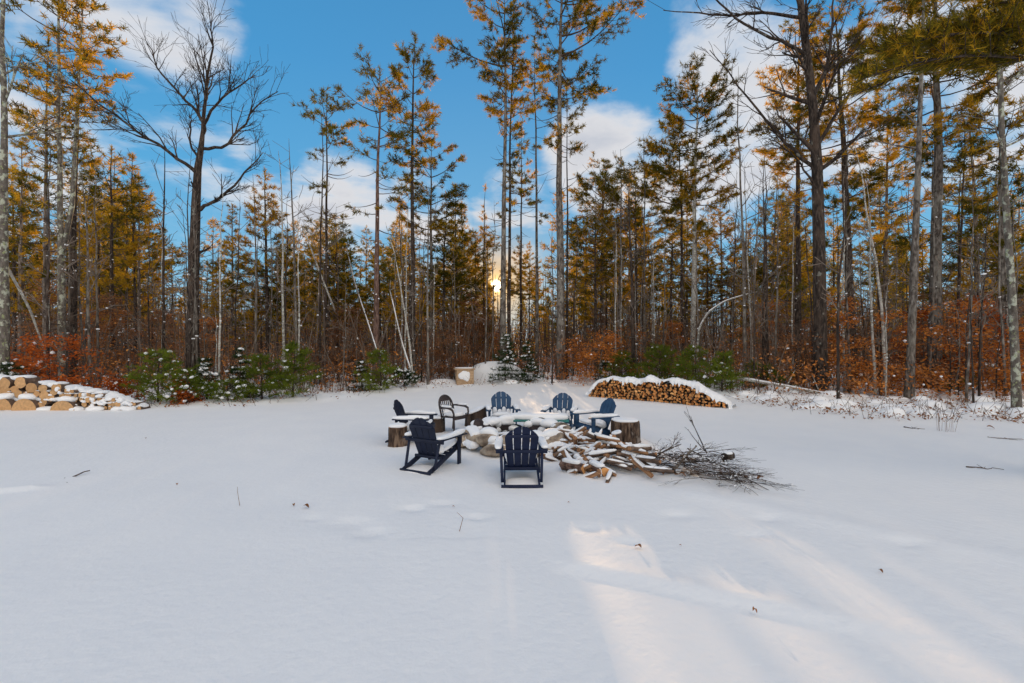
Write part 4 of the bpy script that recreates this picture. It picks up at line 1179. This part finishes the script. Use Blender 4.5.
while z < .9:
    s = .06 + (row % 2) * dia * .5
    while s < LEN - .05:
        if z + .03 < pile_h(s) and n < 298:
            i = rng.randint(8); o = protoL[i] if i not in used else protoL[i].copy()
            if i in used: COL.objects.link(o)
            used.add(i); p = A + E1 * (s + rng.normal(0, .02)); q = NRM * rng.normal(0, .04)
            o.location = (p[0] + q[0], p[1] + q[1], G(p[0], p[1]) + z + rng.normal(0, .016)); o.rotation_euler = (rng.normal(0, .05), rng.uniform(0, 6.28), RZ + rng.normal(0, .08))
            c = rng.uniform(.72, 1.22); o.scale = (c * rng.uniform(.8, 1.15), 1, c); tag(o, LL, 'log', GL); n += 1
        s += dia * rng.uniform(.92, 1.06)
    z += dia * .88; row += 1
def cap_ribbon(P0, e, nrm, L, hfun, depth, th, seed, name, label, over=.06):
    rng = np.random.RandomState(seed); ns, nt_ = 110, 9
    V = []
    for i in range(ns):
        s = -.15 + (L + .3) * i / (ns - 1); h = float(hfun(min(max(s, 0), L)))
        if s < 0 or s > L: h *= .4
        k = .45 + .5 * math.sin(s * 2.3 + seed) + .4 * math.sin(s * 5.7) + .35 * math.sin(s * 13.1) + .35 * rng.normal()
        front = depth / 2 + over * k
        drop = .03 + .10 * rng.rand() ** 2 * (1 + math.sin(s * 9.1)) + .03 * k
        th2 = th * (.75 + .3 * math.sin(s * 3.1 + 1) + .25 * math.sin(s * 7.7) + .25 * rng.rand()); front += rng.normal(0, .02)
        prof = [(front, -drop), (front + .015, .03), (front - .05, th2 * .8), (depth * .2, th2 * (1.0 + .12 * k)), (-depth * .1, th2 * (1.15 + .12 * k)), (-depth * .4, th2), (-depth * .6, th * .4), (-depth * .75, -.25 * min(1, h)), (-depth * .95, -h)]
        for (q, w) in prof:
            p = P0 + e * s + nrm * q; V.append((p[0], p[1], G(p[0], p[1]) + max(.0, h + w)))
    F_ = [(i * nt_ + j, i * nt_ + j + 1, (i + 1) * nt_ + j + 1, (i + 1) * nt_ + j) for i in range(ns - 1) for j in range(nt_ - 1)]
    mb = MB(); mb.add(V, F_); 
    o = mb.build(name, M['snow_lump'], None, True); tag(o, label, 'snow', kind='stuff')
cap_ribbon(A, E1, NRM, LEN, pile_h, .42, .11, 3, 'snow_cap', 'thick snow cap running along the top of the long woodpile')

# left log pile
rng = np.random.RandomState(43); D0 = 15.6
def place_log(px, py, rpx, kind, lab, grp, end='end_tan', L=.5, rot=None, snow=0.0, dd=0.0, sx=1.0):
    r = rpx / F * D0
    mb, ms = log_mesh(kind, r, L, rng.randint(9999), end)
    root = empty('cut_log', (X(px, D0), D0 + dd, Z(py, D0)), rng.normal(.08, .06)); tag(root, lab, 'log', grp)
    o = mb.build('wood', ms, root); o.rotation_euler = (0, rng.uniform(0, 6.28) if rot is None else rot, 0); o.scale = (sx, 1, 1)
    if snow:
        sb = MB(); snowpad(sb, (0, -.02, r * .85), (r * 1.9 * snow, L * .95, r * .8), rng, None, .8, .1); sb.build('snow', M['snow_lump'], root, True)
for (px, py, rp, sx, lab) in ((14, 403.5, 9.5, 1.0, 'broad pale half-round log at the foot of the left log pile, first of three'), (36, 404, 9.2, 1.05, 'broad pale half-round log at the foot of the left log pile, second of three'),
                             (73.5, 405.5, 8.5, 1.15, 'broad flat half-round log at the foot of the left log pile, under the small splits'), (-8, 402, 9.5, 1.0, 'half-round log at the foot of the left log pile, cut off by the left edge')):
    place_log(px, py, rp, 'half', lab, None, rot=0, dd=-.12, sx=sx, L=.6, snow=.9)
MED = [(1, 386, 4.2), (12, 383, 5.8), (3, 395, 5.6), (12, 390, 5.2), (21, 388.5, 3.6), (28, 382, 5.8), (37, 387, 5.0), (16, 394.5, 3.8), (26, 393, 4.2), (43, 393, 3), (49, 387.5, 3.8), (51, 394.5, 4.4), (62, 387, 4.4), (60, 391.5, 3.2), (52, 400.5, 4), (47, 404, 3.4), (57, 397, 3.6), (-6, 381, 5.2), (-9, 390, 5.4), (33, 394, 3.2)]
for (px, py, rp) in MED:
    place_log(px, py, rp, 'round' if rng.rand() < .85 else 'wedge', 'pale tan round log stacked in the upper part of the left log pile', 'pale tan logs in the upper part of the left log pile', snow=(.85 if rng.rand() < .7 else 0))
px = 66
while px < 146:
    top = np.interp(px, [66, 80, 100, 115, 130, 146], [388, 389.5, 393, 396, 401, 405]); py = 407.5
    while py > top:
        if not (62 < px < 86 and py > 400):
            place_log(px + rng.normal(0, .6), py, rng.uniform(1.8, 2.7), rng.choice(['round', 'round', 'round', 'wedge']), 'small split log dusted with snow on the right slope of the left log pile', 'small split logs on the right slope of the left log pile', 'end_tan', .42, None, rng.uniform(.8, 1.25) if rng.rand() < .9 else 0, rng.uniform(-.1, .1))
        py -= 4.3
    px += 4.6 * rng.uniform(.9, 1.15)
mb = MB()
for k in range(42):
    px = rng.uniform(-12, 140); top = np.interp(px, [-12, 0, 28, 50, 80, 110, 140], [373, 377, 375, 382, 387, 393, 404])
    snowpad(mb, (X(px, D0), D0 + rng.uniform(.02, .2), Z(top + 1.0, D0) - .05), (rng.uniform(.22, .5), .45, rng.uniform(.12, .26)), rng, (0, R(7), 0), 1.0, .2)
for k in range(34):
    px = rng.uniform(58, 142); top = np.interp(px, [58, 80, 110, 142], [386, 389, 394, 404])
    snowpad(mb, (X(px, D0), D0 - rng.uniform(.16, .26), Z(rng.uniform(top, 407), D0)), (rng.uniform(.12, .26), .14, rng.uniform(.08, .15)), rng, (0, rng.normal(0, .3), 0), 1.0, .3)
for px in range(-10, 70, 7):
    snowpad(mb, (X(px, D0), D0 + .02, Z(398.5, D0)), (.4, .52, .16), rng, None, .8, .12)
for k in range(16):
    snowpad(mb, (X(rng.uniform(-10, 150), D0), D0 - .25, .03), (rng.uniform(.3, .6), .3, .16), rng, None, .8, .12)
snowpad(mb, (X(55, D0), D0 + .45, .25), (4.6, .4, .6), rng, (0, R(6), 0), .8)
o = mb.build('snow_cap', M['snow_lump'], None, True); tag(o, 'thick snow lying over and between the logs of the left log pile', 'snow', kind='stuff')

# loose heap of split firewood beside the pit
rng = np.random.RandomState(47); GH = 'split logs tossed in a snowy heap beside the fire pit'
protoH = []
for k in range(6):
    mb = MB(); L = .5
    a = np.linspace(R(50), R(130), 4); r = .036
    outl = [(0, -.9 * r)] + [(1.4 * r * math.cos(t), -.9 * r + 1.8 * r * math.sin(t)) for t in a] if k % 3 else [(r * math.cos(t), r * math.sin(t)) for t in np.arange(9) * .698]
    prism(mb, outl, -L / 2, L / 2, (0, 1)); protoH.append((mb, [M['split' if k % 2 else 'log_bark'], M['split']]))
protoO = []
for k, (mb, ms) in enumerate(protoH):
    root = empty('split_log'); mb.build('wood', ms, root)
    sb = MB(); snowpad(sb, (rng.normal(0, .012), rng.normal(0, .03), .042), (.07, rng.uniform(.36, .5), .055), rng, None, .8, .22); sb.build('snow', M['snow_lump'], root, True); protoO.append(root)
used = set()
for k in range(230):
    t = rng.rand(); c = np.array([.85, 9.7]) * (1 - t) + np.array([2.1, 8.3]) * t
    x, y = c + rng.normal(0, 1, 2) * (.42, .42)
    if (x - PC[0]) ** 2 + (y - PC[1]) ** 2 < 1.3 or (x < .75 and y < 8.9): continue
    dd = np.linalg.norm(np.cross(np.append(np.array([1.4, -1.75]) / 2.24, 0), np.append([x - .75, y - 10], 0)))
    h = max(.04, .46 * (1 - dd / .8)) * rng.uniform(.35, 1)
    if x > 2.4: h = .04
    i = rng.randint(6); o = protoO[i] if i not in used else copy_tree(protoO[i]); used.add(i)
    o.location = (x, y, G(x, y) + h); o.rotation_euler = (rng.normal(0, .3), 0, rng.choice([.6, 1.0, -.5]) + rng.normal(0, .5)); s = rng.uniform(.8, 1.2); o.scale = (s, s * rng.uniform(.8, 1.2), s)
    tag(o, 'split log with snow along its top in the loose heap right of the fire pit', 'log', GH)
for i in range(6):
    if i not in used:
        for c in list(protoO[i].children): bpy.data.objects.remove(c)
        bpy.data.objects.remove(protoO[i])
for (px, py, r, lab) in ((573, 466, .11, 'reddish split log lying lowest at the front of the firewood heap'), (597, 468, .09, 'red-brown split log half buried at the front of the firewood heap')):
    d = CAM_H * F / (py + 6 - 341.5); x = X(px, d); root = empty('split_log', (x, d, G(x, d) + .08), .9 if px < 580 else .4); tag(root, lab, 'log')
    mb, ms = log_mesh('wedge', r, .45, 5); mb.build('wood', [M['bark_red'], M['end_orange']], root); sb = MB(); snowpad(sb, (0, .02, r * .9), (.14, .36, .08), rng); sb.build('snow', M['snow_lump'], root, True)

# brush pile
def cut_branch(seed, L, r, mat='twig'):
    rng = np.random.RandomState(seed); root = empty('cut_branch'); mb = MB(); ends = []
    grow(mb, (0, 0, 0), (1, 0, .0), L, r, 1 if r > .012 else 2, rng, ends, 0, .3, .0, (3, 6), .45, (7, 6, 5, 4, 3), .0035)
    mb.flush(); mb.v = [v * [1, 1, .4] for v in mb.v]
    mb.build('wood', M[mat], root)
    sb = MB(); P = np.concatenate(ends)[:60:6] * [1, 1, .4]; snow_on(sb, P + [0, 0, r * .8], .014, rng); sb.build('snow', M['snow_lump'], root)
    return root
protoB = [cut_branch(500 + k, rng.uniform(.9, 1.5), (.02, .014, .011, .02, .012, .016)[k], ('twig', 'bark_dark', 'twig', 'bark_dark', 'twig', 'bark_dark')[k]) for k in range(6)]
used = set(); GB = 'cut branches heaped in the brush pile'
for k in range(115):
    t = rng.rand(); x = 2.42 + t * .95 + rng.normal(0, .17); y = 8.75 - t * 1.15 + rng.normal(0, .28)
    h = .30 * math.exp(-((t - .45) / .35) ** 2) * rng.uniform(.1, 1) + .03
    i = rng.randint(6); o = protoB[i] if i not in used else copy_tree(protoB[i]); used.add(i)
    o.location = (x, y, G(x, y) + h); o.rotation_euler = (rng.normal(0, .2), rng.normal(-.03, .13), rng.choice([-.6, -.35, .3, 2.7, -.9, -2.9]) + rng.normal(0, .35)); s = rng.uniform(.45, .85); o.scale = (s, s, s)
    tag(o, 'snow-dusted cut branch in the brush pile right of the firewood heap', 'branch', GB)
for (p, q, r, lab) in (((3.66, 8.55, .2), (3.42, 8.8, .88), .0135, 'long bare stick pointing up and left out of the brush pile'), ((3.6, 8.5, .25), (3.36, 8.7, .62), .0105, 'shorter bare stick pointing up beside the long one in the brush pile'),
                       ((3.2, 8.3, .35), (4.15, 6.95, .04), .013, 'long thin branch trailing right to the tip of the brush pile'), ((2.2, 8.1, .08), (3.2, 8.7, .36), .022, 'thick dark branch slanting across the left side of the brush pile'),
                       ((2.75, 7.75, .12), (3.35, 8.35, .34), .03, 'thickest pale grey branch lying on the front of the brush pile')):
    P0, P1 = np.array(p), np.array(q); mb = MB(); ends = []; rg = np.random.RandomState(int(r * 9999)); v = P1 - P0
    root = empty('cut_branch', p); tag(root, lab, 'branch'); grow(mb, (0, 0, 0), v, np.linalg.norm(v), r, 2 if r < .0138 else 1, rg, ends, 0, .1, 0, (3, 5), .3, (7, 6, 5, 4, 3), .004); mb.build('wood', M['bark_dark' if r < .028 else 'bark_grey'], root)
d = 8.0; root = empty('cut_log', (X(728, d), d, .27), .5); tag(root, 'short grey-brown log stub resting on top of the brush pile', 'log'); mb = MB(); mb.tube([(-.1, 0, 0), (.1, 0, .02)], [.075, .07], 10, 0, True, rng, .15); mb.build('wood', M['bark_dark'], root); sb = MB(); snowpad(sb, (0, 0, .07), (.16, .12, .05), rng); sb.build('snow', M['snow_lump'], root, True)

# wooden crate by the snow heap
d = 24.4; root = empty('wooden_crate', (X(466, d), d, G(X(466, d), d) - .05), R(14)); tag(root, 'plywood crate with snow stuck to its front, beside the snow-covered heap', 'crate')
mb = MB(); mb.box((-.1, -.35, .42), (.86, .04, .84), None, 0, .005); mb.build('front_panel', M['ply'], root)
mb = MB(); mb.box((.35, 0, .42), (.04, .70, .84), None, 0, .005); mb.build('side_panel', M['ply'], root)
mb = MB(); mb.box((-.51, 0.02, .42), (.04, .66, .84), None, 0, .005); mb.build('side_panel', M['ply'], root)
mb = MB(); mb.box((-.1, 0, .875), (1.08, .84, .05), None, 0, .008); mb.build('lid', M['ply'], root)
sb = MB(); snowpad(sb, (-.14, -.38, .58), (.46, .05, .44), rng, (0, .5, 0), 1.0, .5); snowpad(sb, (-.02, -.38, .44), (.26, .05, .4), rng, (0, .2, 0), 1.0, .45); snowpad(sb, (-.1, .05, .93), (1.0, .7, .06), rng); sb.build('snow', M['snow_lump'], root, True)

# ------------------------------------------------------------------ bits on the snow
rng = np.random.RandomState(53)
for (px, py, s, lab) in ((635, 548, .09, 'brown curled leaf on the snow below the near chair'), (757, 613, .05, 'small upright yellowish leaf on the low snow ridge'), (309, 509, .09, 'brown leaf in the left middle of the snow field'), (294, 507, .06, 'tiny brown leaf just left of the brown leaf on the left snow field'),
                         (570, 504, .04, 'dark speck of a leaf right of the near chair'), (455, 509, .04, 'dark speck of a leaf left below the near chair'), (146, 439, .06, 'tiny dark leaf on the far left snow'), (883, 474 + 100, .05, 'tiny dark leaf on the right sunlit snow'), (512 + 170, 440 + 107, .03, 'tiny leaf near the sunlit patch at right'),
                         (177, 486, .05, 'tiny dark leaf at the left of the snow field'), (872, 420, .14, 'brown leaf near the wood edge at right'), (845, 419, .1, 'small dark leaf standing in the snow before the woods at right'), (757, 480, .13, 'reddish leaf lying at the tail of the brush pile'), (615, 475, .1, 'brown leaf at the foot of the firewood heap'), (686, 478, .12, 'brown leaf caught under the front of the brush pile'), (726, 475, .12, 'reddish brown leaf caught in the middle of the brush pile'), (742, 478, .1, 'small reddish leaf near the right side of the brush pile'), (663, 476, .1, 'brown leaf between the firewood heap and the brush pile'), (995, 430, .16, 'tan leaf on the snow near the right edge')):
    d = CAM_H * F / (py - 341.5); x = X(px, d); mb = MB()
    L = s; n = 7; t = np.linspace(0, 1, n); w = np.sin(t * math.pi) ** .7 * L * .3
    up = np.sin(t * 2.5) * L * (.35 if py != 613 else 1.0); V = np.concatenate([np.stack([t * L, w, up + w * .5], 1), np.stack([t * L, 0 * w, up], 1), np.stack([t * L, -w, up + w * .6], 1)])
    mb.add(V, [(i, i + 1, n + i + 1, n + i) for i in range(n - 1)] + [(n + i, n + i + 1, 2 * n + i + 1, 2 * n + i) for i in range(n - 1)])
    o = mb.build('fallen_leaf', M['leaf_b'], None, True); o.location = (x, d, G(x, d) + .012); o.rotation_euler = (0, 0, rng.uniform(0, 6.28)); tag(o, lab, 'leaf')
def stick(pts, r, lab, name='stick', cat='stick', mat='twig'):
    P = np.array(pts); o0 = P[0].copy(); mb = MB(); t = np.linspace(0, len(P) - 1, 9); P = np.stack([np.interp(t, range(len(P)), P[:, c]) for c in range(3)], 1); P[1:-1] += rng.normal(0, .025, (7, 3)) * [1, 1.6, .3]; mb.tube(P - o0, np.linspace(r, r * .4, 9), 6, 0, True, rng, .3)
    for k in range(2):
        a = (P[len(P) // 2] - o0); mb.tube([a, a + np.array([rng.normal(0, .12), rng.normal(0, .1), .04])], [r * .5, r * .2], 4)
    o = mb.build(name, M[mat], None, True); o.location = o0; tag(o, lab, cat)
def gp(px, py, dz=.01):
    d = CAM_H * F / (py - 341.5); x = X(px, d); return (x, d, G(x, d) + dz)
stick([gp(30, 486, -.10), gp(60, 479, -.06), gp(73, 476.3, .0), gp(90, 473, .05)], .022, 'long stick buried in snow at the left with its dark tip showing', mat='bark_dark')
stick([gp(966, 468), gp(985, 470), gp(1004, 471)], .012, 'thin stick lying on the snow near the right edge')
stick([gp(988, 438), gp(1005, 440), gp(1024, 441)], .012, 'thin twig on the snow at the right edge below the lichened trunk')
stick([gp(905, 428), gp(915, 429.5), gp(925, 430)], .014, 'short twig lying before the orange beeches')
for (px, py, h, lab) in ((240, 505, .35, 'thin dry grass stem standing in the left of the snow field'), (459, 533, .3, 'thin dry grass stem standing left below the near chair'), (947, 432, .5, 'dry tan grass tuft before the beeches at right')):
    p = gp(px, py, -.02); mb = MB()
    for k in range(1 if h < .45 else 12):
        q = rng.normal(0, .1 if h > .45 else .0, 2); mb.tube([(q[0], q[1], 0), (q[0] + rng.normal(0, .02), q[1], h * .6), (q[0] + rng.normal(0, .05), q[1], h * rng.uniform(.8, 1))], [.004, .003, .002], 4)
    o = mb.build('grass_stem', M['leaf_b']); o.location = p; tag(o, lab, 'grass stem')

# ================================================================== LIGHT, SKY, CAMERA
w = bpy.data.worlds.new('World'); SC.world = w; w.use_nodes = True
nt = w.node_tree; nt.nodes.clear(); L_ = nt.links.new
out = nt.nodes.new('ShaderNodeOutputWorld'); bg = nt.nodes.new('ShaderNodeBackground'); bg.inputs[1].default_value = .1
sky = nt.nodes.new('ShaderNodeTexSky'); sky.sky_type = 'NISHITA'; sky.sun_disc = False; sky.sun_elevation = SUN_EL; sky.sun_rotation = SUN_AZ
sky.air_density = 1.0; sky.dust_density = .0; sky.ozone_density = 4.0
tc = nt.nodes.new('ShaderNodeTexCoord'); dirv = tc.outputs['Generated']
def math_(op, a, b=None, clamp=False):
    n = nt.nodes.new('ShaderNodeMath'); n.operation = op; n.use_clamp = clamp
    for i, v in enumerate((a, b)):
        if v is None: continue
        if hasattr(v, 'is_linked'): L_(v, n.inputs[i])
        else: n.inputs[i].default_value = v
    return n.outputs[0]
def dot_(vec):
    n = nt.nodes.new('ShaderNodeVectorMath'); n.operation = 'DOT_PRODUCT'; L_(dirv, n.inputs[0]); n.inputs[1].default_value = tuple(vec); return n.outputs['Value']
sep = nt.nodes.new('ShaderNodeSeparateXYZ'); L_(dirv, sep.inputs[0])
# a deeper blue than the bare model, as over snow country in winter
zc = math_('MAXIMUM', sep.outputs[2], 0.0)
blue = ramp(nt, zc, [(0.0, (5.2, 7.0, 8.4)), (.12, (2.6, 5.8, 8.2)), (.3, (1.1, 4.4, 7.8)), (.5, (.72, 3.5, 7.0)), (1, (.5, 2.0, 4.4))])
base = mix(nt, .85, sky.outputs[0], blue)
# clouds: noise on the sky plane, gathered in banks
den = math_('ADD', zc, .22)
cx = math_('DIVIDE', sep.outputs[0], den); cy = math_('DIVIDE', sep.outputs[1], den)
cmb = nt.nodes.new('ShaderNodeCombineXYZ'); L_(cx, cmb.inputs[0]); L_(cy, cmb.inputs[1])
cn = nt.nodes.new('ShaderNodeTexNoise'); cn.inputs['Scale'].default_value = 1.9; cn.inputs['Detail'].default_value = 9; cn.inputs['Roughness'].default_value = .56; cn.inputs['Distortion'].default_value = .25
L_(cmb.outputs[0], cn.inputs['Vector'])
def pdir(px, py):
    v = np.array([(px - 512) / F, 1, (341.5 - py) / F]); return v / np.linalg.norm(v)
bias = None
for (px, py, rad, s) in ((150, 0, 8, .32), (90, 20, 7, .28), (40, 165, 8, .27), (110, 150, 6, .24), (170, 155, 6, .25), (215, 152, 4, .2), (345, 215, 7, .3), (420, 225, 7, .26), (610, 165, 8, .36), (585, 140, 5, .28), (660, 170, 8, .3), (735, 30, 8, .3), (800, 110, 10, .26), (930, 90, 12, .28), (20, 60, 7, .14), (250, 15, 2.5, .16), (730, 215, 6, .22), (520, 215, 7, .22), (255, 235, 8, .2), (640, 250, 8, .22), (120, 220, 8, .2)):
    dt = dot_(pdir(px, py)); mr = nt.nodes.new('ShaderNodeMapRange'); mr.interpolation_type = 'SMOOTHSTEP'; mr.inputs['From Min'].default_value = math.cos(R(rad * 1.35)); mr.inputs['From Max'].default_value = math.cos(R(rad * .35)); mr.inputs['To Max'].default_value = s
    L_(dt, mr.inputs['Value']); bias = mr.outputs[0] if bias is None else math_('MAXIMUM', bias, mr.outputs[0])
# unseen cloud added overhead and behind to light the snow
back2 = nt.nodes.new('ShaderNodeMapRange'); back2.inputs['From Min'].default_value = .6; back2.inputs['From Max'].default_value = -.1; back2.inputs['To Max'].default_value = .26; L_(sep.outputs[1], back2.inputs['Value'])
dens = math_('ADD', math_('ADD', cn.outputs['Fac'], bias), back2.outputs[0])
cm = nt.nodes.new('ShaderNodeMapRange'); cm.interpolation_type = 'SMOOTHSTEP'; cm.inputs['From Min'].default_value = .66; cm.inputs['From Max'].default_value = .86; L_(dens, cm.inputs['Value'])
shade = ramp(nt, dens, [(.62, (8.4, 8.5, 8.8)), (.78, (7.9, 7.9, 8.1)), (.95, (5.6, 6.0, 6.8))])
lit = nt.nodes.new('ShaderNodeMapRange'); lit.inputs['From Min'].default_value = .5; lit.inputs['From Max'].default_value = -.4; lit.inputs['To Min'].default_value = 1.0; lit.inputs['To Max'].default_value = 2.42; L_(sep.outputs[1], lit.inputs['Value'])   # extra brightness added to the unseen clouds behind, as fill for the snow
lw = nt.nodes.new('ShaderNodeMapRange'); lw.inputs['From Min'].default_value = .5; lw.inputs['From Max'].default_value = 0; L_(sep.outputs[1], lw.inputs['Value'])  # warm tint added to the unseen clouds to take blue off the snow
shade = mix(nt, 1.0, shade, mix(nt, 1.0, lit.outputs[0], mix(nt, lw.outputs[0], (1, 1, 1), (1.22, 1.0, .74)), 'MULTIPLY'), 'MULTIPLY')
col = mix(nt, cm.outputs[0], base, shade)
sd = math_('MAXIMUM', dot_(SUN), 0.0)
g1 = math_('MULTIPLY', math_('POWER', sd, 5000), 12.0); g3 = math_('MULTIPLY', math_('POWER', sd, 55000), 1100)
def addc(c, f, colr):
    return mix(nt, 1.0, c, mix(nt, 1.0, colr, f, 'MULTIPLY'), 'ADD')
warm = math_('MINIMUM', math_('ADD', math_('MULTIPLY', math_('POWER', sd, 300), .75), math_('MULTIPLY', math_('POWER', sd, 14), .06)), 1.0)
col = mix(nt, warm, col, (11.0, 6.3, 1.7))
col = addc(col, g1, (1, .6, .16)); col = addc(col, g3, (1, .85, .6))
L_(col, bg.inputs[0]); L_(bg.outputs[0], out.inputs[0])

sl = bpy.data.lights.new('sun', 'SUN'); sl.energy = 4.0; sl.angle = R(.6); sl.color = (1.0, .64, .33)
so = bpy.data.objects.new('sun', sl); COL.objects.link(so); so.rotation_euler = Vector(SUN).to_track_quat('Z', 'Y').to_euler(); so.location = (0, -10, 30)

cam = bpy.data.cameras.new('camera'); cam.lens = 16; cam.sensor_width = 36; cam.clip_end = 3000; cam.clip_start = .05
co = bpy.data.objects.new('camera', cam); COL.objects.link(co); co.location = (0, 0, CAM_H); co.rotation_euler = (R(90), 0, 0); SC.camera = co

SC.view_settings.view_transform = 'Standard'; SC.view_settings.look = 'None'; SC.view_settings.gamma = 1; SC.view_settings.exposure = 0.0
cy_ = SC.cycles
cy_.max_bounces = 6; cy_.diffuse_bounces = 3; cy_.glossy_bounces = 2; cy_.transmission_bounces = 3; cy_.transparent_max_bounces = 4
cy_.use_denoising = True
